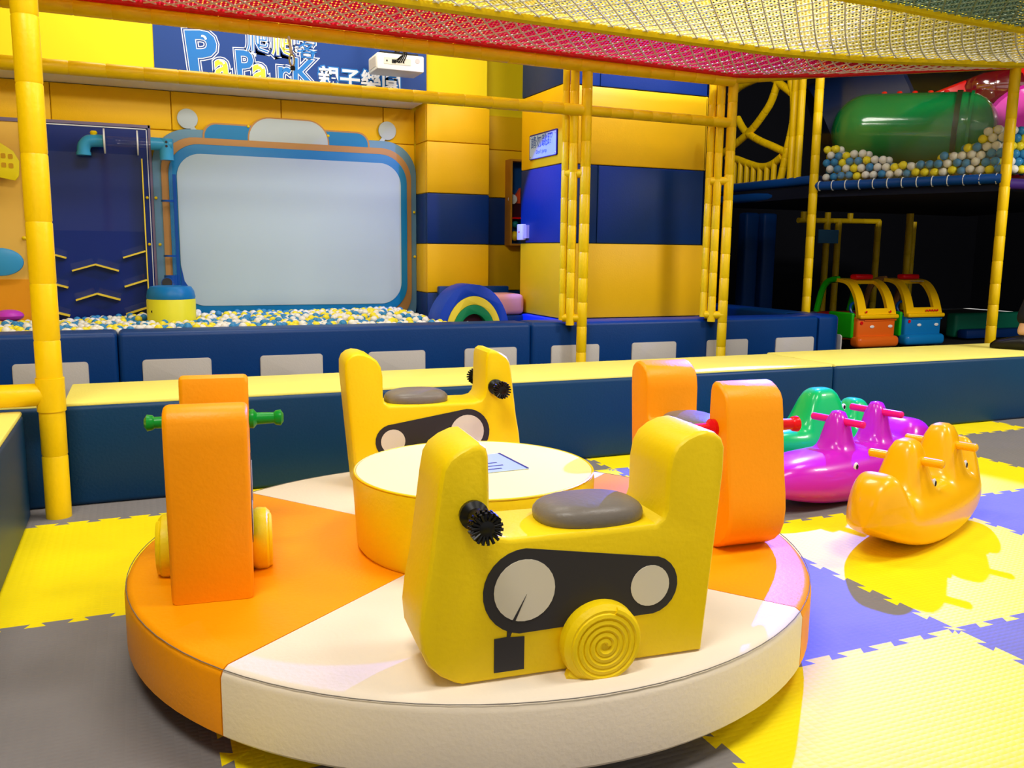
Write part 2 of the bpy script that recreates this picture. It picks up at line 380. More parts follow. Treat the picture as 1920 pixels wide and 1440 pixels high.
YO, YI = -0.847, -0.657
prof = [(0.272, .221), (0.294, .473), (0.306, .62)] + [(0.306, .668), (0.298, .688), (0.282, .701), (0.262, .7065), (0.240, .704), (0.214, .694), (0.192, .678), (0.179, .655), (0.173, .62),
        (0.172, .545), (0.166, .527), (0.150, .516), (0.0, .515), (-0.165, .515), (-0.190, .521), (-0.203, .536), (-0.208, .56), (-0.209, .62), (-0.211, .680), (-0.216, .698), (-0.228, .7065), (-0.246, .705), (-0.270, .695), (-0.291, .680), (-0.303, .660),
        (-0.310, .62), (-0.318, .555), (-0.330, .46), (-0.343, .39), (-0.348, .345), (-0.344, .30), (-0.331, .268), (-0.306, .243), (-0.276, .2255), (-0.262, .221)]
body_mb = prism(prof, YO, YI, r=0.013, seg=3)
band_o = arc(-.135, .404, .088, 90, 262, 14) + arc(.14, .385, .063, -98, 90, 12)
def disc(cx, cz, r, y0, y1, n=28): return prism(arc(cx, cz, r, 0, 360 - 360 / n, n - 1), y0, y1)
def side_parts(body, y, s, bm_=True):
    """s = -1 outer face, +1 inner face"""
    def sl(a, b): return (y + s * a, y + s * b)
    bd = obj('band', prism(band_o, *sl(-.002, .002)), DARK, body, ang=0)
    obj('eye', disc(-.137, .406, .064, *sl(.002, .0032)), EYEM, body, ang=0)
    obj('eye', disc(.139, .385, .044, *sl(.002, .0032)), EYEM, body, ang=0)
    obj('pointer', prism([(-.164, .343), (-.157, .343), (-.133, .398)], *sl(.0032, .004)), DARK, body, ang=0)
    obj('flag', prism([(-.199, .240), (-.136, .240), (-.136, .309), (-.166, .311), (-.162, .322), (-.172, .326), (-.173, .312), (-.199, .311)], *sl(-.001, .002)), DARK, body, ang=0)
def wheel(body, y, s, m):
    cx, cz = .020, .288
    w = lathe([(.05, -0.004), (.078, 0.0), (.086, .014), (.084, .036), (.074, .046), (.0, .044)], 40, axis='y')
    if s < 0: w.xf(Matrix.Scale(-1, 4, (0, 1, 0)))
    w.xf(Matrix.Translation((cx, y, cz)))
    sp = []
    for i in range(140):
        a = i / 139 * 5.2 * 2 * PI; r = .008 + .066 * i / 139; sp.append((cx + r * math.cos(a), y + s * .043, cz + r * math.sin(a)))
    w.join(tube(sp, .0078, 7)); w.join(tube([(cx - .07, y + s * .02, cz - .06), (cx - .02, y + s * .03, cz - .083), (cx + .03, y + s * .02, cz - .085)], .014, 8))
    obj('rolled_wheel', w, m, body)
def handle(body, y, s, m, fringed):
    p = Vector((-.244, y, .571))
    g = lathe([(.020, -.01), (.028, .0), (.029, .012), (.018, .022), (.0165, .07), (.022, .076), (.024, .09), (.012, .098)], 20, axis='y')
    if s < 0: g.xf(Matrix.Scale(-1, 4, (0, 1, 0)))
    g.xf(Matrix.Translation(p))
    if fringed:
        for i in range(18):
            a = 2 * PI * i / 18
            for k in range(3): g.join(tube([p + Vector((0, s * (.07 + .01 * k), 0)), p + Vector((.031 * math.cos(a + k), s * (.074 + .012 * k), .031 * math.sin(a + k)))], .0032, 5))
    obj('handle', g, m, body)
kinds = [(YEL, YEL, BLK, True, 'yellow seat with a black fringed handle at the front of the carousel'),
         (ORA, YEL, GRN, False, 'orange seat with a green handle and yellow wheels'),
         (YEL, YEL, BLK, True, 'yellow seat at the back behind the drum'),
         (ORA, YEL, RED, False, 'orange seat with a red handle')]
for k, (bmat, wmat, hmat, fr, lab) in enumerate(kinds):
    o = obj('ride_seat', body_mb, bmat, car, ang=30, center=False)
    o['label'] = lab
    obj('cushion', ell((.035, -.752, .527), .118, .086, .036, 32, 16, 0.8), GRYV, o)
    for y, s in ((YO, -1), (YI, 1)):
        side_parts(o, y, s); wheel(o, y, s, wmat); handle(o, y, s, hmat, fr)
    dth, drad, dtan = ((0, 0, -.002), (-1.5, .028, -.018), (0, 0, .020), (0, .010, 0))[k]   # seats are strapped on by hand, none sits quite true
    o.rotation_euler.z = -PI / 2 * k + math.radians(dth)
    o.location = Matrix.Rotation(-PI / 2 * k, 3, 'Z') @ Vector((-dtan, drad, 0))
car.location = CC; car.rotation_euler.z = ROT

# ================================================================== FOAM BENCH AROUND THE MAT AREA
def bench(x0, x1, y0, y1, label, zt=.433):
    t = thing('foam_bench', label, 'bench', ((x0 + x1) / 2, (y0 + y1) / 2, 0), 'foam benches with yellow tops round the mats')
    obj('body', rbox(x0, x1, y0, y1, 0, zt - .012, .02, 3), TEAL, t)
    obj('top_cover', rbox(x0 + .004, x1 - .004, y0 + .012, y1 - .012, zt - .02, zt, .008, 2), YELT, t)
bench(-.31, 3.742, 3.93, 4.51, 'long blue foam bench with pale yellow top behind the carousel')
bench(3.752, 8.2, 3.935, 4.57, 'blue foam bench with pale yellow top where the shoe stands')
bench(-2.3, -.345, 3.93, 4.51, 'short blue foam bench behind the tall yellow post')
bench(-1.05, -.435, -1.2, 3.82, 'blue foam bench running along the left edge of the mats')

# ================================================================== BALL PIT WALLS
def pitwall(x0, x1, y0, y1, label, patches=(), zt=.48, cornerR=0.0):
    t = thing('pit_wall_block', label, 'pit wall', ((x0 + x1) / 2, (y0 + y1) / 2, 0), 'blue padded blocks round the ball pit')
    obj('body', rbox(x0, x1, y0, y1, 0, zt, .035, 4), BLUE, t)
    for a in patches: obj('window_patch', prism(rrect(a, a + .46, .02, .285, .025, 4), y0 - .012, y0 + .004, .006), PATCH, t)
pitwall(-2.6, -.152, 6.6, 6.92, 'blue padded pit wall block left of the pole, with one grey patch in view', [-1.6, -.80])
pitwall(-.148, 2.995, 6.6, 6.92, 'long blue padded pit wall block below the white screen', [0.0, .80, 1.61, 2.40])
pitwall(3.0, 6.05, 6.6, 6.92, 'blue padded pit wall block in front of the padded column', [3.176, 3.96, 4.75, 5.533])
t = thing('pit_wall_block', 'rounded blue corner block at the right end of the ball pit', 'pit wall', (6.2, 6.8, 0), 'blue padded blocks round the ball pit')
obj('body', prism([(6.055, 6.6)] + arc(6.2, 6.8, .2, -90, 0, 8) + [(6.4, 7.1), (6.055, 7.1)], 0, .48, .035, 3, plane='xy'), BLUE, t)
obj('window_patch', prism(rrect(6.66, 7.05, .02, .285, .025, 4), 6.395, 6.412, .006, plane='yz'), PATCH, t)
t = thing('pit_wall_block', 'blue padded pit wall running back from the right corner', 'pit wall', (6.2, 7.9, 0), 'blue padded blocks round the ball pit')
obj('body', rbox(6.08, 6.4, 7.105, 8.75, 0, .48, .035, 4), BLUE, t)

# ================================================================== YELLOW PIPE FRAME OVER THE PIT
J = 0.21
pf = thing('pipe_frame', 'yellow foam sleeved pipe frame with posts standing in front of the ball pit wall', 'pipe frame', (3.4, 6.5, 0))
def post(parent, x, y, z0, z1, r=.043, m=None, nm='post'): return obj(nm, tube([(x, y, z0), (x, y, z1)], r, 14, J), m or YELF, parent)
def rail(parent, pts, r=.043, m=None, nm='rail', j=J): return obj(nm, tube(pts, r, 14, j), m or YELF, parent)
post(pf, 3.40, 6.48, 0, 2.6); post(pf, 3.315, 6.53, .46, 2.55, .036); post(pf, 3.265, 6.58, .5, 2.55, .03)
post(pf, 4.83, 6.49, 0, 2.6); post(pf, 4.745, 6.54, .46, 2.55, .036); post(pf, 4.70, 6.6, .5, 2.55, .034)
for bx in (3.40, 4.83):
    for z in (.52, 1.70): rail(pf, [(bx, 6.48, z), (bx - .13, 6.58, z)], .036, nm='coupling', j=0)
rail(pf, [(-2.6, 6.5, 2.20), (3.40, 6.5, 2.20)], .046); rail(pf, [(3.40, 6.5, 2.20), (4.83, 6.5, 2.195)], .043)
rail(pf, [(-2.6, 6.42, 2.57), (3.40, 6.46, 2.54), (4.80, 6.46, 2.54)], .05)
rail(pf, [(4.80, 6.48, 2.56), (5.6, 6.26, 2.645), (7.25, 5.72, 2.765)], .046)
# tall near post with its low side rail
ap = thing('padded_post', 'tall yellow foam sleeved post with a low side rail beside the left bench', 'post', (-.335, 3.80, 0))
obj('post_sleeve', tube([(-.335, 3.80, 0), (-.335, 3.80, 4.0)], .047, 20, .24, .05), YELF, ap)
obj('side_rail', tube([(-.335, 3.80, .495), (-2.2, 3.80, .495)], .045, 16, .5), YELF, ap)
obj('rail_collar', tube([(-.335, 3.80, .43), (-.335, 3.80, .56)], .052, 20), YELF, ap)

# ================================================================== OVERHEAD CLIMBING NETS
def lerp(a, b, t): return a + (b - a) * t
RAILF = [(-2.6, 6.40, 2.63), (1.0, 6.41, 2.625), (3.4, 6.42, 2.61), (4.8, 6.42, 2.585), (5.6, 6.16, 2.615), (7.25, 5.64, 2.745), (9.0, 5.2, 2.95)]
L2F = [(-2.6, 5.86, 2.72), (1.0, 5.86, 2.70), (3.4, 5.93, 2.70), (4.8, 5.97, 2.70), (5.6, 5.92, 2.71), (7.25, 5.64, 2.76), (9.0, 5.1, 2.95)]
L3F = [(-2.6, 4.9, 2.82), (1.0, 4.9, 2.82), (3.4, 4.9, 2.82), (4.8, 4.92, 2.82), (5.6, 4.97, 2.82), (7.25, 5.05, 2.83), (9.0, 4.9, 2.95)]
L4F = [(x, y - 1.5, z + .2) for x, y, z in L3F]
def pl(P, x):
    for a, b in zip(P, P[1:]):
        if x <= b[0] or b is P[-1]:
            t = (x - a[0]) / (b[0] - a[0]); return Vector((x, lerp(a[1], b[1], t), lerp(a[2], b[2], t)))
def net(label, F, N, x0, x1, cord_m, fine_m, rope_m, sag, cell, fine, rope_r, hwf):
    t = thing('climbing_net', label, 'net', ((x0 + x1) / 2, 5.8, 2.6), 'overhead climbing nets')
    def S(x, v):   # v 0 = far edge, 1 = near edge
        a = pl(F, x); b = pl(N, x); p = a.lerp(b, v); p.z -= sag * 4 * v * (1 - v); return p
    obj('edge_rope', tube([S(x0 + (x1 - x0) * i / 60, 0.0) for i in range(61)], rope_r, 8), rope_m, t)
    obj('near_edge_rope', tube([S(x0 + (x1 - x0) * i / 60, 1.0) for i in range(61)], rope_r * .8, 8), rope_m, t)
    depth = abs(F[2][1] - N[2][1])
    cords = MB(); k = max(3, int(depth / cell * 1.0))
    nx = int((x1 - x0) / cell)
    for d in (1, -1):
        for i in range(-int(depth / cell) - 1, nx + 1):
            pts = []
            for s in range(k + 1):
                v = s / k; x = x0 + i * cell + (d * v + (0 if d > 0 else 1)) * depth
                if x0 <= x <= x1: pts.append(S(x, v) - Vector((0, 0, .004)))
            if len(pts) > 1: cords.join(tube(pts, .0068, 5, cap=False))
    o = obj('net_cords', cords, cord_m, t); o['kind'] = 'stuff'
    fm = MB(); w = fine * hwf
    nv = int(depth / fine)
    for j in range(nv):
        v = (j + .5) / nv; m = 40; vs = []; fs = []
        for i in range(m + 1):
            x = x0 + (x1 - x0) * i / m; vs += [S(x, v - hwf / nv), S(x, v + hwf / nv)]
        fs = [(2 * i, 2 * i + 1, 2 * i + 3, 2 * i + 2) for i in range(m)]; fm.add(vs, fs)
    for i in range(int((x1 - x0) / fine)):
        x = x0 + i * fine; vs = []; m = 5
        for s in range(m + 1): vs += [S(x - w, s / m), S(x + w, s / m)]
        fm.add(vs, [(2 * q, 2 * q + 1, 2 * q + 3, 2 * q + 2) for q in range(m)])
    o = obj('fine_mesh', fm, fine_m, t, ang=0); o['kind'] = 'stuff'
    return t
RR = mat('red rope', (236, 30, 40), 0.5, var=0.15, vscale=60); PK = mat('pink cord', (255, 226, 222), 0.5, var=0.1); RM = mesh_mat('crimson mesh', (222, 40, 84))
YR = mat('yellow rope', (250, 214, 10), 0.5, var=0.1, vscale=60); YC = mat('pale cord', (250, 248, 240), 0.5, var=0.1); YM = mesh_mat('yellow mesh', (246, 230, 110))
GR = mat('dark green rope', (40, 52, 44), 0.6, var=0.1); GC = mat('sage cord', (150, 170, 150), 0.6, var=0.1); GM = mesh_mat('sage mesh', (104, 128, 108))
net('crimson overhead net with pink cords along the far rail', RAILF, L2F, -2.4, 8.6, PK, RM, RR, .03, .125, .028, .030, .34)
net('pale yellow overhead net hanging between the crimson and green nets', L2F, L3F, -1.0, 8.6, YC, YM, YR, .02, .15, .034, .048, .24)
net('dark green overhead net in the top right corner', L3F, L4F, 2.5, 8.6, GC, GM, GR, .03, .15, .036, .018, .34)

# ================================================================== SIGN, PROJECTOR
SB = mat('sign blue', (4, 56, 130), 0.5, var=0.02); SL = mat('letter blue', (20, 112, 190), 0.5, var=0.02); SW = mat('letter white', (226, 230, 236), 0.5, var=0.02); SY = mat('letter yellow', (240, 220, 50), 0.5, var=0.02)
sg = thing('wall_sign', 'dark blue wall sign with outlined lettering above the white screen', 'sign', (1.39, 8.1, 2.45))
obj('panel', box(.212, 2.562, 8.100, 8.1075, 2.448, 2.935), SB, sg, ang=0)
def letter(ch, size, x, z, fill, rot=0.0, sx=1.0, o1=.020, rings=True, shear=0.0):
    y = 8.100
    if rings:
        obj('letter_outline', text_mb(ch, size, (x, y - .0006, z), 'xz', o1 + .012, .0004, sx, rot, shear=shear), SW, sg, ang=0)
        obj('letter_outline', text_mb(ch, size, (x, y - .0014, z), 'xz', o1 + .004, .0004, sx, rot, shear=shear), SB, sg, ang=0)
    obj('letter_outline', text_mb(ch, size, (x, y - .0022, z), 'xz', o1 - .006, .0004, sx, rot, shear=shear), SW, sg, ang=0)
    obj('letter', text_mb(ch, size, (x, y - .0034, z), 'xz', o1 - .013, .0008, sx, rot, shear=shear), fill, sg, ang=0)
letter('P', .50, .47, 2.50, SL, .10, 1.0, .026); letter('a', .30, .69, 2.50, SY, .04, .95, .020); letter('P', .35, .86, 2.49, SL, .06, .85, .020)
letter('a', .30, 1.00, 2.49, SY, .02, .95, .020); letter('r', .30, 1.20, 2.49, SL, 0, 1.0, .018); letter('K', .33, 1.32, 2.49, SL, -.02, 1.0, .016)
for q, (ch, fl) in enumerate((('爬', SL), ('爬', SY), ('客', SL))): letter(ch, .19, .95 + .21 * q, 2.755 - .01 * q, fl, 0, 1.0, .012)
obj('letter_outline', text_mb('親子樂園', .19, (1.56, 8.0994, 2.51), 'xz', .014, .0004), SL, sg, ang=0)
obj('letter', text_mb('親子樂園', .19, (1.56, 8.0984, 2.51), 'xz', .0045, .0008), SW, sg, ang=0)
for cx, cz in ((.60, 2.80), (1.0, 2.70), (.74, 2.615), (1.06, 2.605)):
    obj('highlight', prism(arc(cx, cz, .032, 0, 110, 8) + arc(cx - .006, cz - .006, .022, 110, 0, 8), 8.0945, 8.0960), SW, sg, ang=0)
pj = thing('projector', 'white ceiling projector hanging in front of the wall sign', 'projector', (2.15, 7.75, 2.6))
obj('housing', rbox(1.97, 2.39, 7.62, 7.92, 2.60, 2.735, .012, 2), WHT, pj)
obj('vent_grille', box(1.967, 1.972, 7.66, 7.88, 2.625, 2.71), PATCH, pj, ang=0)
fs_ = obj('socket_panel', box(2.03, 2.27, 7.6165, 7.622, 2.645, 2.70), mat('ivory plastic', (216, 212, 190), 0.4), pj, ang=0)
for k, (a, b, c, d) in enumerate(((2.05, 2.062, 2.665, 2.677), (2.10, 2.135, 2.655, 2.685), (2.15, 2.172, 2.66, 2.672), (2.20, 2.21, 2.66, 2.67))): obj('socket', box(a, b, 7.6135, 7.6165, c, d), BLK, fs_, ang=0)
obj('speaker_disc', lathe([(.022, 0), (.022, .004)], 20, (2.33, 7.6165, 2.69), 'y'), PATCH, pj)
obj('ceiling_bracket', box(2.02, 2.36, 7.70, 7.84, 2.745, 2.765).join(tube([(2.19, 7.77, 2.735), (2.19, 7.77, 4.6)], .022, 12)), BLK, pj, ang=0)
for k in range(5): obj('cable', tube(smooth_path([(2.12 + .02 * k, 7.615, 2.665), (2.16 + .015 * k, 7.57, 2.70 + .01 * k), (2.22 - .01 * k, 7.62, 2.77), (2.19, 7.75, 2.95)]), .005, 6), BLK, pj)
hs = thing('hanging_strap', 'short white strap with a metal clip hanging from the top rail', 'strap', (1.13, 6.42, 2.3))
obj('strap', tube([(1.03, 6.42, 2.57), (1.055, 6.42, 2.40)], .010, 8), WHT, hs)
obj('clip', tube(smooth_path([(1.055, 6.42, 2.405), (1.04, 6.42, 2.37), (1.05, 6.42, 2.325), (1.07, 6.42, 2.33), (1.072, 6.42, 2.38), (1.055, 6.42, 2.405)]), .006, 8), CHROME, hs)
obj('clip_catch', rbox(1.045, 1.078, 6.41, 6.43, 2.292, 2.322, .006), BLK, hs)

# ================================================================== CAMERA SHAPED SCREEN BOARD
sb = thing('screen_board', 'rounded white projection screen in a blue ringed board shaped like a toy', 'screen', (1.4, 8.55, .3))
GB = mat('blue grey board', (104, 146, 172), 0.5, var=0.03); BR = mat('tan board', (190, 138, 76), 0.5, var=0.05); RG = mat('ring blue', (22, 128, 186), 0.4, var=0.04); SCR = mat('screen white', (186, 206, 212), 0.55, var=0.02); LG = mat('pale grey board', (190, 202, 206), 0.5, var=0.02)
obj('back_board', prism(rrect(.165, 2.60, .20, 2.115, .32, 10), 8.565, 8.598, .006), GB, sb)
obj('tan_panel', prism(rrect(.235, 2.545, .33, 2.045, .30, 10), 8.552, 8.566, .004), BR, sb)
obj('blue_ring', prism(rrect(.295, 2.495, .45, 1.985, .27, 10), 8.530, 8.553, .008), RG, sb)
obj('screen', prism(rrect(.365, 2.43, .535, 1.90, .21, 10), 8.522, 8.531, .003), SCR, sb)
obj('wing_edge', prism(rrect(.60, 2.13, 1.70, 2.185, .12, 8), 8.5605, 8.590), BR, sb)
for a_, b_ in ((.617, 1.20), (1.53, 2.113)): obj('wing', prism(rrect(a_, b_, 1.75, 2.170, .105, 8), 8.5585, 8.588), RG, sb)
obj('cap_edge', prism(rrect(.992, 1.738, 1.70, 2.264, .20, 10), 8.5565, 8.586), BR, sb)
obj('cap', prism(rrect(1.004, 1.726, 1.75, 2.252, .19, 10), 8.5545, 8.584), LG, sb)
for bx, bz, dx in ((.478, 2.205, .07), (2.312, 2.215, -.07)):
    a = obj('antenna', prism(arc(bx, bz, .088, 0, 350, 26), 8.57, 8.592, .004), LG, sb)
    obj('antenna_stalk', prism([(bx + dx * .5 - .022, bz - .07), (bx + dx * .5 + .022, bz - .07), (bx + dx * 1.5 + .03, bz - .17), (bx + dx * 1.5 - .03, bz - .17)], 8.572, 8.59), LG, a, ang=0)
for bx, bz in ((.185, 1.50), (.20, 1.09), (2.575, 1.44), (2.578, 1.00), (1.0, 2.17), (1.73, 2.13)):
    obj('bolt', ell((bx, 8.556, bz), .014, .012, .014, 10, 6), YEL, sb)

# ================================================================== BLUE RAMP BOARD, BLOWER PIPE, CANISTER
rb = thing('ramp_board', 'tall dark blue wall board with yellow zigzag ball ramps', 'ball board', (-.27, 8.55, .3))
BB = mat('board blue', (10, 40, 120), 0.25, var=0.06); BF = mat('board frame', (118, 104, 132), 0.4); YRMP = mat('ramp yellow', (244, 214, 60), 0.45)
obj('board', box(-.80, .145, 8.572, 8.598, .25, 2.115), BB, rb, ang=0)
obj('frame', box(-.80, .16, 8.56, 8.60, 2.10, 2.125).join(box(.145, .165, 8.56, 8.60, .25, 2.125)).join(box(-.815, -.80, 8.56, 8.60, .25, 2.125)), BF, rb, ang=0)
obj('frame_line', box(-.79, .135, 8.565, 8.573, 2.085, 2.094).join(box(.128, .135, 8.565, 8.573, .3, 2.094)), SW, rb, ang=0)
obj('edge_strip', box(.078, .088, 8.49, 8.572, .40, 1.83), YRMP, rb, ang=0)
obj('clear_cover', box(-.79, .075, 8.500, 8.506, 1.20, 1.86), CLEAR, rb, ang=0)
def ramp(x0, z0, x1, z1):
    d = Vector((x1 - x0, 0, z1 - z0)); L = d.length; a = math.atan2(d.z, d.x)
    r = obj('ramp', box(0, L, 8.49, 8.574, -.007, .007).xf(Matrix.Translation((x0, 0, z0)) @ Matrix.Rotation(-a, 4, 'Y')), YRMP, rb, ang=0)
    obj('guard', box(.005, L - .005, 8.486, 8.489, -.005, .06).xf(Matrix.Translation((x0, 0, z0)) @ Matrix.Rotation(-a, 4, 'Y')), CLEAR, r, ang=0)
for dz in (0, -.255, -.50): ramp(-.78, 1.03 + dz, -.56, .965 + dz); ramp(-.11, .97 + dz, .075, 1.03 + dz)
for dz in (0, -.255): ramp(-.52 + dz * -.06, .855 + dz, -.335, .91 + dz); ramp(-.335, .91 + dz, -.15, .855 + dz)
for bz in (1.50, 1.09): obj('bolt', ell((.112, 8.562, bz), .013, .012, .013, 10, 6), YEL, rb)
bp_ = thing('blower_pipe', 'light blue and clear plastic pipe run from the ramp board down to the canister', 'pipe', (.28, 8.42, .7))
obj('elbow', tube(smooth_path([(-.37, 8.42, 1.83), (-.365, 8.42, 1.90), (-.33, 8.42, 1.945), (-.26, 8.42, 1.955), (-.215, 8.42, 1.955)]), .052, 18).join(tube([(-.37, 8.42, 1.83), (-.37, 8.42, 1.855)], .058, 18)), LBL, bp_)
obj('plug', lathe([(.024, 0), (.03, .02), (.02, .035)], 16, (-.285, 8.42, 2.0)), YEL, bp_)
for x in (-.205, .055): obj('clamp_plate', prism(arc(8.42, 1.955, .105, 0, 350, 20), x - .006, x + .006, plane='yz'), WHT, bp_)
obj('clear_pipe', tube([(-.22, 8.42, 1.955), (.17, 8.42, 1.955)], .044, 20, cap=False), CLEAR, bp_)
te = obj('tee', tube([(.16, 8.42, 1.955), (.33, 8.42, 1.955)], .055, 18).join(tube([(.285, 8.42, 1.82), (.285, 8.42, 2.0)], .058, 18)), LBL, bp_)
for dz in (.015, -.02): obj('tee_hole', lathe([(.011, 0), (.011, .003)], 12, (.285, 8.3605, 1.955 + dz), 'y'), DARK, te)
obj('clear_drop_pipe', tube([(.28, 8.42, 1.83), (.275, 8.42, .80)], .046, 20, cap=False), CLEAR, bp_)
obj('blue_strip', box(.325, .352, 8.40, 8.44, .73, 1.70), DBL, bp_, ang=0)
for z in (1.47, .99): obj('ring', tube([(.277, 8.42, z - .008), (.277, 8.42, z + .008)], .056, 18), DBL, bp_)
obj('lower_pipe', tube([(.275, 8.42, .82), (.275, 8.42, .66)], .058, 18).join(tube(smooth_path([(.275, 8.40, .70), (.25, 8.30, .73), (.235, 8.22, .76)]), .05, 16)), DBL, bp_)
obj('pipe_mouth', lathe([(.042, 0), (.042, .004)], 18, (0, 0, 0), 'y').xf(Matrix.Translation((.234, 8.213, .762)) @ Matrix.Rotation(-.35, 4, 'X')), BLK, bp_)
cn = thing('blower_canister', 'yellow canister with a blue lid standing among the balls', 'canister', (.255, 8.05, .2))
obj('drum', lathe([(.18, .0), (.196, .02), (.198, .62), (.192, .635)], 40, (.255, 8.05, 0)), mat('lemon plastic', (238, 232, 50), 0.4, var=0.03), cn)
obj('lid', lathe([(.195, .632), (.198, .65), (.188, .70), (.165, .735), (.12, .742), (.0, .743)], 40, (.255, 8.05, 0)), MBL, cn)
obj('vent_hole', lathe([(.012, 0), (.012, .004)], 12, (.10, 7.930, .53), 'y'), BLK, cn)
obj('side_fin', prism([(.34, .70), (.42, .70), (.37, .78), (.345, .92)], 8.03, 8.06), DBL, cn)

# left hand panel behind the post
lp = thing('game_panel', 'pale orange wall panel left of the tall post with a yellow plate', 'wall panel', (-1.3, 8.55, .3))
OP = mat('pale orange board', (246, 196, 84), 0.5, var=0.03)
obj('board', box(-1.80, -.85, 8.57, 8.598, .25, 2.09), OP, lp, ang=0)
obj('frame', box(-1.8, -.835, 8.555, 8.60, 2.09, 2.12).join(box(-.85, -.825, 8.555, 8.60, .25, 2.12)), BF, lp, ang=0)
obj('orange_field', box(-1.79, -.855, 8.56, 8.571, .25, .78), mat('orange board', (244, 160, 16), 0.5), lp, ang=0)
pt = obj('number_plate', prism([(a + .10, b) for a, b in [(-1.5, 1.70), (-1.0, 1.60), (-.97, 1.64), (-.96, 1.76), (-1.0, 1.84), (-1.1, 1.91), (-1.5, 1.98)]], 8.47, 8.49, .004), mat('bright yellow board', (252, 226, 10), 0.5), lp)
for r_ in range(2):
    for c_ in range(6): obj('cut_mark', prism(rrect(-1.20 + .052 * c_, -1.165 + .052 * c_, 1.72 + .075 * r_ - .004 * c_, 1.76 + .075 * r_ - .004 * c_, .010, 3), 8.4665, 8.470), mat('gold ink', (214, 160, 10), 0.5), pt, ang=0)
obj('plate_bracket', box(-1.06, -1.04, 8.49, 8.57, 1.60, 1.64).join(box(-1.06, -1.04, 8.49, 8.57, 1.70, 1.74)), BR, lp, ang=0)
obj('blue_wheel', prism([(a, .93 + (b - .93) * .68) for a, b in arc(-1.04, .93, .17, 0, 350, 26)], 8.35, 8.40, .012), LBL, lp)
obj('pin', ell((-.872, 8.556, 1.13), .02, .012, .016, 10, 6), YEL, lp)
st = tag(obj('star_ball', ell((-.98, 8.15, .50), .11, .11, .05, 16, 8), mat('magenta plastic', (200, 60, 190), 0.4)), 'magenta plastic toy lying among the balls at the left edge', 'toy')

# ================================================================== RAINBOW ARCH AND COUNTER BEHIND
ra = thing('rainbow_arch', 'foam rainbow arch striped blue, yellow and green in the ball pit', 'foam arch', (2.82, 7.6, .2))
def archband(r0, r1, y0, y1, m, nm, sq=1.0):
    cx, cz = 2.745, .33
    o = arc(cx, cz, r1, 180, 0, 20); i = arc(cx, cz, r0, 0, 180, 20) if r0 > 0 else []
    P = [(cx - r1, .0)] + o + [(cx + r1, .0)]
    if r0 > 0: P += [(cx + r0, .0)] + i + [(cx - r0, .0)]
    P = [(a, cz + (b - cz) * 1.28 if b > cz else b) for a, b in P]
    return obj(nm, prism(P, y0, y1, .004 if r0 else 0), m, ra, ang=40)
archband(.265, .345, 7.30, 7.62, ROYAL, 'blue_band'); archband(.205, .264, 7.295, 7.62, mat('stripe yellow', (236, 212, 60), .5), 'yellow_band'); archband(.14, .204, 7.29, 7.62, mat('stripe green', (0, 128, 80), .5), 'green_band'); archband(0, .139, 7.36, 7.60, mat('maroon vinyl', (60, 8, 30), .6), 'inner_panel')
pk = thing('pink_cushion', 'pink foam block with a blue top lying behind the rainbow arch', 'foam block', (3.2, 7.9, .3))
obj('pink_roll', rbox(3.02, 3.43, 7.72, 8.12, .46, .66, .05, 4), mat('pink vinyl', (240, 170, 168), .5, **V), pk)
obj('blue_base', rbox(2.98, 3.43, 7.70, 8.14, .0, .458, .02), BLUE, pk)
bs = tag(obj('foam_step', rbox(2.70, 3.44, 8.145, 8.22, .0, .72, .015), BLUE), 'thin blue foam step along the pillar behind the pink block', 'foam block')

# ================================================================== TOY CABINET, COLUMN SIGN, SWITCH
tcb = thing('toy_cabinet', 'narrow wooden wall cabinet with coloured shapes beside the padded column', 'cabinet', (3.8, 8.5, 1.12))
WD = mat('honey wood', (196, 134, 36), 0.45, var=0.15, vscale=8)
obj('side_board', box(3.574, 3.594, 8.45, 8.60, 1.125, 2.0), WD, tcb, ang=0); obj('side_board', box(4.03, 4.05, 8.45, 8.60, 1.125, 2.0), WD, tcb, ang=0)
obj('top_board', box(3.594, 4.03, 8.45, 8.60, 1.98, 2.0), WD, tcb, ang=0); obj('bottom_board', box(3.594, 4.03, 8.45, 8.60, 1.125, 1.145), WD, tcb, ang=0)
obj('back_board', box(3.594, 4.03, 8.575, 8.598, 1.145, 1.98), mat('cabinet blue', (16, 74, 140), .5), tcb, ang=0)
obj('red_shape', prism([(3.6, 1.72), (3.66, 1.62), (3.72, 1.72), (3.72, 1.40), (3.6, 1.40)], 8.53, 8.575), mat('orange red', (224, 80, 40), .5), tcb, ang=0)
obj('white_dial', lathe([(.05, 0), (.045, .03)], 20, (3.62, 8.50, 1.60), 'y'), WHT, tcb); obj('maroon_shape', box(3.596, 3.76, 8.52, 8.576, 1.42, 1.56), mat('maroon vinyl', (60, 8, 30), .6), tcb, ang=0)
obj('shelf', box(3.594, 4.03, 8.47, 8.578, 1.40, 1.415), RED, tcb, ang=0)
obj('teal_bead', ell((3.66, 8.52, 1.345), .036, .036, .036, 14, 8), mat('teal plastic', (0, 120, 120), .4), tcb); obj('yellow_bead', ell((3.655, 8.52, 1.225), .05, .045, .05, 14, 8), YEL, tcb)
cs = thing('column_sign', 'small pale blue rule sign on the left side of the padded column', 'sign', (3.44, 7.39, 1.9))
obj('plate', prism(rrect(7.10, 7.685, 1.912, 2.135, .012, 3), 3.436, 3.449, plane='yz'), mat('sign edge blue', (8, 12, 120), .4), cs, ang=0)
obj('face', prism(rrect(7.112, 7.673, 1.918, 2.122, .010, 3), 3.4345, 3.436, plane='yz'), mat('pale blue print', (176, 200, 232), 0.3, var=0.02), cs, ang=0)
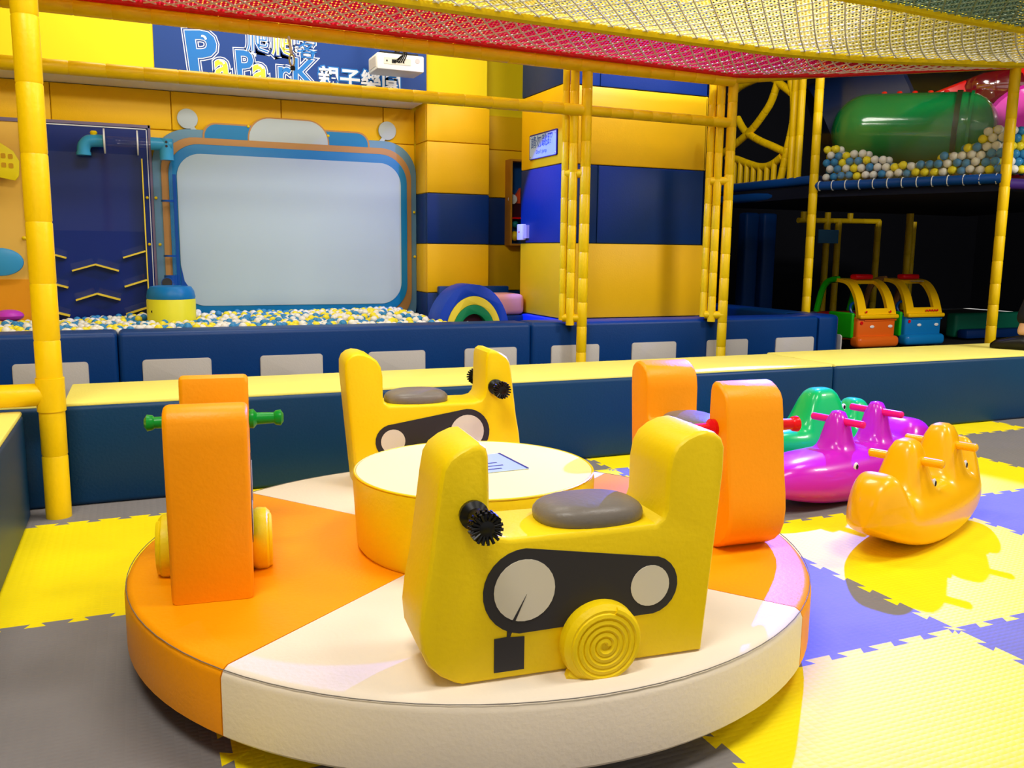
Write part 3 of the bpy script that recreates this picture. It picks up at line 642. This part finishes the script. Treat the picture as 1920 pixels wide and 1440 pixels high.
obj('lettering', text_mb('請勿跳躍', .115, (3.434, 7.645, 2.02), 'yz-', .0012, .0003, 1.02), mat('sign ink', (20, 84, 170), .4), cs, ang=0)
obj('lettering', text_mb("Don't jump", .05, (3.434, 7.53, 1.955), 'yz-', .0004, .0003), mat('sign ink', (20, 84, 170), .4), cs, ang=0)
for yy, zz in ((7.13, 2.105), (7.13, 1.935), (7.655, 2.105), (7.655, 1.935)): obj('screw', ell((3.434, yy, zz), .003, .008, .008, 8, 6), CHROME, cs)
sw = thing('switch_box', 'small white switch box low on the blue side of the column', 'switch', (3.44, 7.8, 1.17))
obj('housing', rbox(3.405, 3.449, 7.76, 7.885, 1.175, 1.325, .006), WHT, sw); obj('button', ell((3.404, 7.83, 1.25), .005, .01, .01, 10, 6), RED, sw); obj('side_vent', box(3.42, 3.449, 7.69, 7.752, 1.19, 1.315), mat('lilac plastic', (190, 180, 210), .4), sw, ang=0)

# ================================================================== RIDE ON ROCKERS
def rocker(label, loc, rotz, L, Wd, seat, bumps, m, hm, handles, eyes, end_lift=.10, tex=0.0):
    t = thing('rocker_toy', label, 'rocker', (0, 0, 0), 'plastic rockers on the mats')
    NS, NT = 84, 26
    def wid(s): u = min(1, abs(s) / (L / 2)); return max(.004, Wd * (1 - u ** 5) ** .5 * (1 - .18 * u * u))
    def zb(s): u = abs(s) / (L / 2); return end_lift * u ** 2.2
    def body_top(s): u = abs(s) / (L / 2); return zb(s) + (seat - zb(s)) * (1 - u ** 8) ** .5 if u < 1 else zb(s)
    def surf(s, tt, topside):
        w = wid(s); y = w * tt; b = zb(s); u = abs(s) / (L / 2)
        bump = sum(h * math.exp(-abs((s - s0) / a) ** 4 - abs(y / c) ** 4) for s0, h, a, c in bumps) * max(0, 1 - u ** 14) ** .6 * max(0, 1 - abs(tt) ** 5) ** .5
        bt = body_top(s); zm = b + (bt - b) * .42
        if topside: return Vector((s, y, zm + (bt - zm) * max(0, 1 - abs(tt) ** 3.2) ** .5 + bump))
        return Vector((s, y, zm - (zm - b) * max(0, 1 - abs(tt) ** 5) ** .45))
    vs = []; fs = []
    ring = [(-1 + 2 * i / NT, True) for i in range(NT + 1)] + [(1 - 2 * i / NT, False) for i in range(1, NT)]
    n = len(ring)
    for j in range(NS + 1):
        s = -L / 2 + L * j / NS
        for tt, tp in ring:
            q = math.sin(tt * PI / 2); vs.append(surf(s, q, tp))
    for j in range(NS):
        for i in range(n): fs.append((j * n + i, j * n + (i + 1) % n, (j + 1) * n + (i + 1) % n, (j + 1) * n + i))
    fs.append(tuple(range(n))); fs.append(tuple(NS * n + i for i in range(n))[::-1])
    obj('body', MB().add(vs, fs), m, t, ang=60)
    for s0, z, hl in handles:
        for q in (-1, 1):
            obj('handlebar', tube([(s0, q * .03, z), (s0, q * (hl - .012), z), (s0, q * hl, z)], .0165, 12).join(ell((s0, q * hl, z), .0165, .010, .0165, 12, 8)), hm, t)
    for s0, tt in eyes:
        for q in (-1, 1):
            p = surf(s0, q * tt, True); e = obj('eye', ell(p, .017, .006, .020, 14, 8), WHT, t)
            obj('pupil', ell(p + Vector((.002, q * .0055, .001)), .0085, .003, .011, 12, 6), BLK, e)
    t.location = loc; t.rotation_euler.z = rotz
    return t
AMB = mat('amber plastic', (252, 184, 4), 0.28, var=0.02, coat=.3); PUR = mat('magenta violet plastic', (196, 28, 190), 0.28, var=0.03, coat=.3); EMR = mat('emerald plastic', (6, 190, 92), 0.28, var=0.02, coat=.3); HPK = mat('hot pink plastic', (244, 20, 120), 0.3, var=0.0)
rocker('amber yellow double rocker toy nearest on the mats', (2.735, 2.39, 0), math.radians(21), .96, .145, .215,
       [(-.41, .11, .08, .14), (-.15, .185, .085, .075), (.19, .20, .085, .075), (.40, .14, .06, .085)], AMB, AMB, [(-.15, .325, .13), (.19, .335, .13)], [(-.07, .55), (.27, .55)], .13)
rocker('magenta rocker toy with hot pink handles behind the amber one', (2.92, 2.945, 0), math.radians(12), 1.22, .165, .225,
       [(-.10, .165, .058, .055), (.19, .18, .058, .055), (.46, .09, .15, .16)], PUR, HPK, [(-.10, .345, .125), (.19, .36, .125)], [(-.16, .88)], .09)
rocker('emerald green rocker toy against the bench', (3.27, 3.53, 0), math.radians(4), .86, .135, .19,
       [(.0, .19, .13, .10), (.26, .12, .075, .09)], EMR, EMR, [], [(.10, .55)], .09)

# ================================================================== TOY CARS
def toy_car(label, X, Y, front_m, pillar_m, decal):
    t = thing('toy_car', label, 'toy car', (0, 0, 0), 'ride in toy cars under the platform')
    YC_ = mat('toy car yellow', (252, 196, 4), .3, var=.02); GC_ = mat('toy car green', (30, 176, 20), .3, var=.02); RS = mat('toy seat red', (150, 14, 24), .4)
    fb = obj('front_body', rbox(-.285, .285, .0, .30, .10, .385, .03, 3).join(rbox(-.20, .285, -.012, .05, .33, .345, .007)), front_m, t)
    obj('bumper', rbox(-.31, .31, -.06, .10, .03, .16, .05, 4), front_m, t)
    for x in (-.235,): obj('side_lamp', lathe([(.02, 0), (.018, .01)], 14, (x, -.008, .31), 'y'), RED, fb)
    for x in (-.075, .20): obj('headlamp', ell((x, -.004, .265), .034, .008, .018, 14, 8), WHT, fb)
    obj('rear_body', rbox(-.285, .285, .32, .72, .10, .40, .05, 3), RS, t)
    for s in (-1, 1):
        obj('door', rbox(s * .29 - .025, s * .29 + .025, .06, .44, .13, .42, .02, 3), GC_, t)
        obj('wheel', lathe([(.05, -.03), (.085, -.025), (.085, .025), (.05, .03)], 20, (s * .25, .12, .085), 'x'), BLK, t); obj('wheel', lathe([(.05, -.03), (.085, -.025), (.085, .025), (.05, .03)], 20, (s * .25, .60, .085), 'x'), BLK, t)
    pth = smooth_path([(0, -.005, .37), (0, .02, .47), (0, .08, .62), (0, .17, .735), (0, .27, .785), (0, .41, .80)], 4)
    NX = 14; hw = .285; th = .04; n = len(pth); mb = MB(); vs = []
    for k, p in enumerate(pth):
        a = pth[max(0, k - 1)]; b = pth[min(n - 1, k + 1)]; d = (b - a).normalized(); nr = Vector((0, d.z, -d.y))
        w = hw * (1 - .10 * k / n)
        for i in range(NX + 1): vs.append(p + Vector((-w + 2 * w * i / NX, 0, 0)))
        for i in range(NX + 1): vs.append(p + Vector((-w + 2 * w * i / NX, 0, 0)) + nr * th)
    hole = lambda i, k: 3 <= i <= NX - 4 and 4 <= k <= 14
    K = 2 * (NX + 1); fs = []
    for k in range(n - 1):
        for i in range(NX):
            if hole(i, k): continue
            a = k * K + i; fs.append((a, a + 1, a + 1 + K, a + K)); b = a + NX + 1; fs.append((b, b + K, b + 1 + K, b + 1))
            for (di, dk, e) in ((-1, 0, (a, a + K)), (1, 0, (a + 1 + K, a + 1)), (0, -1, (a + 1, a)), (0, 1, (a + K, a + 1 + K))):
                ii, kk = i + di, k + dk
                if ii < 0 or ii >= NX or kk < 0 or kk >= n - 1 or hole(ii, kk): fs.append((e[0], e[1], e[1] + NX + 1, e[0] + NX + 1))
    wf = obj('windscreen_frame', mb.add(vs, fs), YC_, t, ang=50)
    obj('bonnet_lip', rbox(-.29, .29, -.045, .03, .355, .405, .02, 3), YC_, wf)
    for q in range(5 if decal else 2): obj('button', ell(((.02 + .042 * q) if decal else (-.18 + .36 * q), -.012, .435), .014, .006, .014, 10, 6), RED, wf)
    if decal: obj('sticker', rbox(-.02, .14, .17, .23, .757, .763, .002, 1).xf(Matrix.Translation((0, 0, .01))), mat('pale sticker', (190, 205, 215), .4), wf)
    for s in (-1, 1): obj('rear_pillar', tube(smooth_path([(s * .23, .40, .79), (s * .24, .54, .765), (s * .25, .63, .66), (s * .255, .70, .40)], 5), .036, 10), pillar_m, t)
    obj('roof_bar', rbox(-.25, .25, .40, .50, .765, .80, .015), pillar_m, t)
    obj('beacon', rbox(-.13, .13, .22, .34, .79, .85, .025, 3), RED, t)
    obj('steering_wheel', tube([(.10 * math.cos(a * PI / 8), .32 + .03 * math.sin(a * PI / 8), .44 + .08 * math.sin(a * PI / 8)) for a in range(17)], .016, 8), DBL, t)
    t.location = (X, Y, 0)
GC_ = mat('toy car green', (30, 176, 20), .3, var=.02)
toy_car('ride in toy car with orange bumper and green rear pillars', 7.72, 7.5, mat('toy orange', (236, 106, 24), .3, var=.02), GC_, False)
toy_car('ride in toy car with blue bumper and a row of red buttons', 8.50, 7.55, mat('toy blue', (16, 120, 190), .3, var=.02), mat('toy tan', (150, 104, 60), .4), True)

# ================================================================== RIGHT HAND PLAY STRUCTURE
ps = thing('play_structure', 'two storey play structure with yellow posts and blue padded beams on the right', 'play structure', (7.0, 7.0, 0))
DP = Vector((6.5, 7.3, 0)); EP = Vector((7.25, 5.68, 0)); de = (EP - DP).normalized(); nb = Vector((-de.y, de.x, 0))
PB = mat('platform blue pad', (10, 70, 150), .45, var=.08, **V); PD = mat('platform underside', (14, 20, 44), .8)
obj('post', tube([(6.5, 7.3, 0), (6.5, 7.3, 4.4)], .045, 14, J), YELF, ps); obj('post', tube([(7.25, 5.68, 0), (7.25, 5.68, 4.4)], .045, 14, J), YELF, ps)
for y, z0 in ((7.84, 1.85), (7.73, 1.85)): obj('post', tube([(6.65, y, z0), (6.65, y, 4.2)], .04, 12, .5), YELF, ps)
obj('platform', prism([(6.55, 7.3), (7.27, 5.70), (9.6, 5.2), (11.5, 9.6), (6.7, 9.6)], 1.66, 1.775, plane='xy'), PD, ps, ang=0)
obj('edge_pad', tube([DP + Vector((.02, -.02, 1.77)), EP + Vector((-.02, .02, 1.77))], .045, 12), PB, ps)
obj('edge_pad', tube([EP + Vector((.02, 0, 1.72)), Vector((9.5, 5.25, 1.72))], .05, 12), mat('violet pad', (58, 30, 110), .5), ps)
obj('beam_pad', rbox(6.60, 6.72, 7.38, 9.3, 1.80, 1.90, .04, 3), PB, ps); obj('beam_pad', rbox(6.60, 6.72, 7.36, 9.3, 1.66, 1.765, .04, 3), PB, ps)
for k in range(13):
    p = DP.lerp(EP, (k + .5) / 13) + Vector((0, 0, 1.77)); ring = []
    for q in range(11): a = 2 * PI * q / 10; ring.append(p + (-nb) * .049 * math.cos(a) + Vector((0, 0, .049 * math.sin(a))))
    obj('lacing', tube(ring, .005, 5), WHT, ps)
Xc = 6.65
for pts in ([(8.84, 2.66), (8.69, 2.50), (8.44, 2.37), (8.15, 2.26), (7.92, 2.17)], [(8.14, 2.98), (8.24, 2.77), (8.37, 2.64), (8.56, 2.50), (8.82, 2.38), (9.1, 2.28)],
            [(9.0, 2.95), (8.85, 3.01), (8.69, 3.04), (8.5, 3.06)], [(8.35, 3.10), (8.22, 3.01), (8.05, 2.90), (7.91, 2.81)],
            [(9.0, 2.22), (8.80, 2.18), (8.61, 2.12), (8.37, 2.06), (8.18, 2.07), (8.01, 2.14)], [(7.93, 3.2), (7.93, 2.95), (7.87, 2.75), (7.86, 2.49), (7.93, 2.21), (8.01, 1.89)]):
    obj('curved_pipe', tube([(Xc + .01, a, b) for a, b in ((v[1], v[2]) for v in smooth_path([(0, a, b) for a, b in pts]))], .042, 12, .12, .05), YELF, ps)
for y in (8.84, 8.72, 8.60, 8.48, 8.36, 8.24, 8.12):
    zt = 2.06 + .55 * abs(y - 8.33) ** 1.6
    obj('baluster', tube([(Xc, y, 1.88), (Xc, y, min(zt, 2.17))], .033, 10), YELF, ps)
obj('upper_beam', tube([(6.65, 7.3, 3.3), (6.65, 9.6, 3.3)], .05, 12), YELF, ps)
# clear vinyl window held between the two posts
tag(obj('clear_window', box(0, (EP - DP).length - .10, -.003, .003, 1.80, 3.2).xf(Matrix.Translation(DP + de * .05) @ Matrix.Rotation(math.atan2(de.y, de.x), 4, 'Z')), clear_mat('clear vinyl', refl=.03, rough=.08), ang=0), 'clear vinyl sheet laced between two yellow posts in front of the upper balls', 'vinyl window')
# slides on the upper deck
gs = thing('tube_slide', 'shiny green tube slide half sunk in the upper balls', 'tube slide', (7.6, 7.1, 1.78))
GSM = mat('glossy green plastic', (0, 128, 62), .16, var=.05, coat=.6)
GA = Vector((7.335, 7.47, 2.40)); GB_ = Vector((7.90, 6.77, 2.36)); gp = [GA.lerp(GB_, i / 30) for i in range(31)]
gd = (GB_ - GA).normalized(); cap_ = [GA - gd * .36 * math.cos(a * PI / 20) for a in range(10)]; capb = [GB_ + gd * .36 * math.sin(a * PI / 20) for a in range(1, 10)]
allp = cap_ + gp + capb; rads = [.36 * math.sin(a * PI / 20) + .02 for a in range(10)] + [.38] * 31 + [.36 * math.cos(a * PI / 20) + .02 for a in range(1, 10)]
obj('tube', tube(allp, .38, 32, rfun=lambda u: rads[round(u * (len(rads) - 1))]), GSM, gs)
obj('flange', tube([GB_ - gd * .06, GB_ - gd * .01], .396, 32), mat('dark olive plastic', (40, 58, 30), .3), gs); obj('flange', tube([GB_ + gd * .07, GB_ + gd * .10], .392, 32), GSM, gs)
for q in (.18, .36, .52, .68, .84):
    p = gp[int(q * (len(gp) - 1))]; obj('bolt', ell((p.x, p.y, p.z + .385), .03, .03, .02, 10, 6), RED, gs)
rsld = thing('red_slide', 'red plastic slide mouth with a clear violet dome behind the right post', 'slide', (8.5, 6.8, 1.8))
RSM = mat('glossy red plastic', (236, 20, 20), .22, var=.04, coat=.5)
obj('hood', prism([(-.75, 1.80), (.95, 1.80), (.95, 2.90), (.35, 3.02), (-.05, 2.98), (-.55, 2.80)], -.06, .06, .03, 3).xf(Matrix.Translation((8.35, 6.85, 0)) @ Matrix.Rotation(math.radians(-50), 4, 'Z')), RSM, rsld)
obj('ring_mouth', lathe([(.42, -.04), (.46, 0), (.42, .06), (.30, .06)], 32, (0, 0, 0), 'y').xf(Matrix.Translation((8.50, 6.42, 2.36)) @ Matrix.Rotation(math.radians(-50), 4, 'Z')), mat('glossy pink plastic', (244, 40, 190), .25, coat=.4), rsld)
obj('dome', ell((8.62, 7.0, 2.85), .46, .46, .34, 24, 12), clear_mat('violet clear plastic', (190, 90, 210), .25, .1), rsld)
tag(obj('blue_tunnel', lathe([(.62, 0), (.62, .9), (.55, .95)], 28).xf(Matrix.Translation((7.55, 8.35, 2.45)) @ Matrix.Rotation(math.radians(60), 4, 'Y') @ Matrix.Rotation(.6, 4, 'X')), mat('deep blue slide', (4, 26, 66), .5, var=.05)), 'dark blue slide section behind the green tube slide', 'slide')
# under the platform: poles, padded posts and a rule board in the dark
ub = thing('under_frame', 'dim yellow pipe frame in the dark under the platform', 'pipe frame', (10, 10.5, 0))
for x in (9.66, 9.88, 10.68, 11.42): obj('post', tube([(x, 10.5, 0), (x, 10.5, 1.60)], .05, 10, .3), YELF, ub)
obj('post', tube([(10.15, 9.4, 0), (10.15, 9.4, 1.66)], .05, 10, .3), YELF, ub)
obj('bar', tube([(9.1, 10.5, 1.57), (10.7, 10.5, 1.59)], .04, 10, .3), YELF, ub)
for x in (9.2, 9.66, 10.1): obj('stub', tube([(x, 10.5, 1.58), (x, 10.5, 1.70)], .045, 10), YELF, ub)
obj('rule_board', box(9.42, 9.80, 10.40, 10.42, 1.24, 1.44), mat('dull blue board', (70, 130, 180), .5), ub, ang=0)
for x, y in ((8.20, 10.5), (8.52, 10.5)): tag(obj('padded_post', rbox(x - .12, x + .12, y - .1, y + .1, 0, 1.655, .04, 3), PB), 'dark blue padded post under the platform, ' + ('left one of the pair' if x < 8.4 else 'right one of the pair'), 'post')
tag(obj('low_barrier', rbox(9.9, 12.6, 8.28, 8.45, 0, .32, .04, 3).join(rbox(9.9, 12.6, 8.10, 8.26, 0, .12, .03, 2), 1), mat('dim green vinyl', (10, 110, 84), .5), extra=(NAVY,)), 'low green foam barrier in the dark beyond the toy cars', 'barrier')

# ================================================================== PERSON STEPPING ON THE BENCH
def skin(name, pts, edges, radii, m, parent, root=0, sub=2):
    me = bpy.data.meshes.new(name); me.from_pydata(pts, edges, []); o = bpy.data.objects.new(name, me); C.objects.link(o)
    o.modifiers.new('s', 'SKIN'); sl = me.skin_vertices[0].data
    for i, r in enumerate(radii): sl[i].radius = (r, r) if isinstance(r, (int, float)) else r; sl[i].use_root = (i == root)
    sm = o.modifiers.new('d', 'SUBSURF'); sm.levels = sub; sm.render_levels = sub
    bpy.context.view_layer.update(); ev = bpy.data.meshes.new_from_object(o.evaluated_get(bpy.context.evaluated_depsgraph_get()))
    mb = MB().add([v.co.copy() for v in ev.vertices], [tuple(p.vertices) for p in ev.polygons])
    bpy.data.objects.remove(o); bpy.data.meshes.remove(me); bpy.data.meshes.remove(ev)
    return obj(name, mb, m, parent, ang=80)
pe = thing('person', 'person in black trousers and black shoes stepping on the bench top', 'person', (5.7, 4.2, .433))
SK = mat('skin', (206, 160, 122), .5, var=.03); PT = mat('black trousers', (16, 16, 20), .8, var=.1); SH = mat('dark jacket', (34, 36, 46), .8, var=.1)
B0 = .433; A1 = (5.59, 4.15, B0 + .095); A2 = (5.98, 4.33, B0 + .085)
K1 = (5.74, 4.12, B0 + .47); K2 = (6.03, 4.27, B0 + .47); H1 = (5.97, 4.10, B0 + .90); H2 = (6.07, 4.28, B0 + .90); PV = (6.03, 4.20, B0 + .95)
CH = (6.02, 4.20, B0 + 1.28); NK = (6.01, 4.20, B0 + 1.47); HD = (5.99, 4.20, B0 + 1.60); HT = (5.985, 4.20, B0 + 1.69)
S1 = (6.0, 4.03, B0 + 1.42); S2 = (6.04, 4.37, B0 + 1.42); E1 = (6.03, 3.97, B0 + 1.13); E2 = (6.08, 4.43, B0 + 1.13); W1 = (5.95, 3.99, B0 + .90); W2 = (6.0, 4.44, B0 + .90)
pts = [PV, CH, NK, HD, HT, H1, K1, A1, H2, K2, A2, S1, E1, W1, S2, E2, W2]
hand = []
def fingers(w, k0):
    P = []; Ed = []; Rd = []
    for i, (dx, L) in enumerate(((-.03, .07), (-.012, .085), (.006, .08), (.022, .065))):
        a = (w[0] + dx, w[1], w[2] - .085); b = (w[0] + dx * 1.1 - .008, w[1], w[2] - .085 - L * .55); c = (w[0] + dx * 1.1 - .02, w[1], w[2] - .085 - L)
        n0 = k0 + len(P); P += [a, b, c]; Ed += [('palm', n0), (n0, n0 + 1), (n0 + 1, n0 + 2)]; Rd += [.0095, .0085, .007]
    n0 = k0 + len(P); P += [(w[0] - .04, w[1] + .012, w[2] - .05), (w[0] - .055, w[1] + .016, w[2] - .085)]; Ed += [('palm', n0), (n0, n0 + 1)]; Rd += [.011, .009]
    return P, Ed, Rd
edges = [(0, 1), (1, 2), (2, 3), (3, 4), (0, 5), (5, 6), (6, 7), (0, 8), (8, 9), (9, 10), (1, 11), (11, 12), (12, 13), (1, 14), (14, 15), (15, 16)]
rad = [.12, .13, .05, .085, .06, .085, .055, .036, .085, .055, .036, .055, .038, .026, .055, .038, .026]
for w, wi in ((W1, 13), (W2, 16)):
    pi = len(pts); pts.append((w[0] - .004, w[1], w[2] - .06)); rad.append(.03); edges.append((wi, pi))
    P, Ed, Rd = fingers(w, len(pts)); pts += P; rad += Rd; edges += [(pi if a == 'palm' else a, b) for a, b in Ed]
bo = skin('body', pts, edges, rad, SK, pe)
skin('trousers', [PV, H1, K1, (A1[0] + .012, A1[1], A1[2] + .07), H2, K2, (A2[0] + .004, A2[1], A2[2] + .05)], [(0, 1), (1, 2), (2, 3), (0, 4), (4, 5), (5, 6)], [.14, .105, .08, .066, .105, .08, .066], PT, pe)
skin('jacket', [(PV[0], PV[1], PV[2] - .02), CH, (NK[0], NK[1], NK[2] - .05), S1, E1, (W1[0], W1[1], W1[2] + .03), S2, E2, (W2[0], W2[1], W2[2] + .03)], [(0, 1), (1, 2), (1, 3), (3, 4), (4, 5), (1, 6), (6, 7), (7, 8)], [.15, .155, .07, .075, .055, .042, .075, .055, .042], SH, pe)
hr = obj('hair', ell((HD[0] + .035, HD[1], HD[2] + .045), .092, .098, .088, 20, 12), BLK, pe)
for s in (-1, 1):
    obj('eye', ell((HD[0] - .086, HD[1] + s * .032, HD[2] - .005), .008, .013, .008, 10, 6), WHT, pe); obj('ear', ell((HD[0] + .005, HD[1] + s * .088, HD[2] - .01), .018, .01, .028, 10, 6), SK, pe)
obj('nose', ell((HD[0] - .092, HD[1], HD[2] - .03), .016, .012, .02, 10, 6), SK, pe); obj('mouth', ell((HD[0] - .084, HD[1], HD[2] - .062), .006, .022, .006, 10, 6), mat('lips', (170, 96, 88), .5), pe)
for A, dr in ((A1, Vector((-.42, .90, 0)).normalized()), (A2, Vector((-.95, .2, 0)).normalized())):
    a = Vector((A[0], A[1], B0))
    mb = MB(); sts = [(-.085, .026, .06), (-.06, .036, .095), (-.01, .040, .105), (.05, .043, .09), (.11, .047, .075), (.15, .042, .062), (.18, .022, .036)]
    vs = []; N = 14; sd = Vector((-dr.y, dr.x, 0))
    for s, w, h in sts:
        for q in range(N):
            an = 2 * PI * q / N; vs.append(a + dr * s + sd * w * math.cos(an) + Vector((0, 0, max(.002, h * .5 + h * .5 * math.sin(an) * (1 if math.sin(an) > 0 else 1)))))
    fs = [(j * N + q, j * N + (q + 1) % N, (j + 1) * N + (q + 1) % N, (j + 1) * N + q) for j in range(len(sts) - 1) for q in range(N)] + [tuple(range(N))[::-1], tuple((len(sts) - 1) * N + q for q in range(N))]
    obj('shoe', mb.add(vs, fs), BLK, pe, ang=50)

# ================================================================== BALLS
BW = mat('white ball', (236, 234, 228), .3, var=.02); BYE = mat('yellow ball', (244, 226, 50), .3, var=.02); BBL = mat('blue ball', (52, 136, 196), .3, var=.02)
BM = [BW, BYE, BBL]; BN = ['white', 'yellow', 'blue']
def unit_ball(n=2):
    bm = bmesh.new(); bmesh.ops.create_icosphere(bm, subdivisions=n, radius=1.0); return from_bm(bm)
UB2 = unit_ball(2); UB3 = unit_ball(3)
def ball_meshes(r, nm):
    out = []
    for q in range(3):
        me = bpy.data.meshes.new(nm); me.from_pydata([(x * r, y * r, z * r) for x, y, z in UB3.v], [], UB3.f); me.materials.append(BM[q]); me.shade_smooth(); out.append(me)
    return out
def scatter(balls, r, place, group, n_single, key):
    balls.sort(key=key); ms = ball_meshes(r, 'pit_ball'); rest = MB()
    for k, (p, q) in enumerate(balls):
        if k < n_single:
            o = bpy.data.objects.new('pit_ball', ms[q]); C.objects.link(o); o.location = p
            tag(o, '%s plastic ball %s' % (BN[q], place), 'ball', '%s %s' % (BN[q], group))
        else:
            rest.add([(x * r + p[0], y * r + p[1], z * r + p[2]) for x, y, z in UB2.v], UB2.f, q)
    if rest.v: tag(obj('ball_mass', rest, BM[0], extra=BM[1:], ang=80), 'mass of small white, yellow and blue plastic balls ' + place, 'balls', kind='stuff')
rnd = random.Random(3)
r = .0315; bl = []
for layer in range(2):
    y = 6.955 + (.03 if layer else 0); row = 0
    while y < 8.50:
        x = -2.4 + (.033 if row % 2 else 0)
        while x < 3.2:
            px, py = x + rnd.uniform(-.008, .008), y + rnd.uniform(-.008, .008)
            h = .452 + .022 * math.sin(px * 2.1 + 1) * math.sin(py * 3.1) + (.028 * max(-1.4, min(1.6, px - .7))) * (py - 6.95) / 1.5 + rnd.uniform(-.02, .02) - layer * .05
            if py < 7.05: h = min(h, .47)
            if px > 2.2: h -= .05 * min(1, (px - 2.2) / .3)
            bad = (px - .255) ** 2 + (py - 8.05) ** 2 < .24 ** 2 or (px > 2.36 and py > 7.24) or (px > 2.95) or (px - .275) ** 2 + (py - 8.38) ** 2 < .10 ** 2 or ((px + .98) ** 2 + (py - 8.15) ** 2 < .15 ** 2)
            if not bad: bl.append(((px, py, h), rnd.choices((0, 1, 2), (.42, .28, .30))[0], layer))
            x += .0665
        y += .0595; row += 1
top = [(p, q) for p, q, l in bl if l == 0]; low = [(p, q) for p, q, l in bl if l == 1]
def vis_key(b):
    x, y, z = b[0]; return y + (0 if -.85 < x < 2.7 else 50)
top.sort(key=vis_key)
LOW = set(id(b) for b in low)
scatter(top + low, r, 'in the long ball pit below the screen', 'balls in the long pit', 165, lambda b: vis_key(b) + (100 if id(b) in LOW else 0))
r = .040; ub_ = []; LEN = (EP - DP).length
for dep in range(3):
    for k in range(7):
        i = 0
        while True:
            s = .09 + .081 * i + (.04 if (k + dep) % 2 else 0); i += 1
            if s > LEN + .9: break
            u = s / LEN; hmax = 2.17 - .22 * math.exp(-((u - .52) / .27) ** 2) + (.08 if u > .85 else 0) - .05 * (u < .3) * u
            z = 1.865 + .069 * k
            if z > hmax: continue
            p = DP + de * s + nb * (.085 + .072 * dep) + Vector((rnd.uniform(-.006, .006), rnd.uniform(-.006, .006), z + rnd.uniform(-.008, .008)))
            if s > LEN - .06 and (p - Vector((7.25, 5.68, p.z))).length < .10: continue
            if s > LEN: p = EP + Vector((s - LEN, (LEN - s) * .2, 0)) * .95 + Vector((.05, .12 + .07 * dep, z))
            ub_.append((tuple(p), rnd.choices((0, 1, 2), (.42, .26, .32))[0], dep))
U = [(p, q) for p, q, d in ub_]; DD = {id(b): d for b, (p, q, d) in zip(U, ub_)}
scatter(U, r, 'behind the clear vinyl on the upper deck', 'balls on the upper deck', 135, lambda b: DD[id(b)])
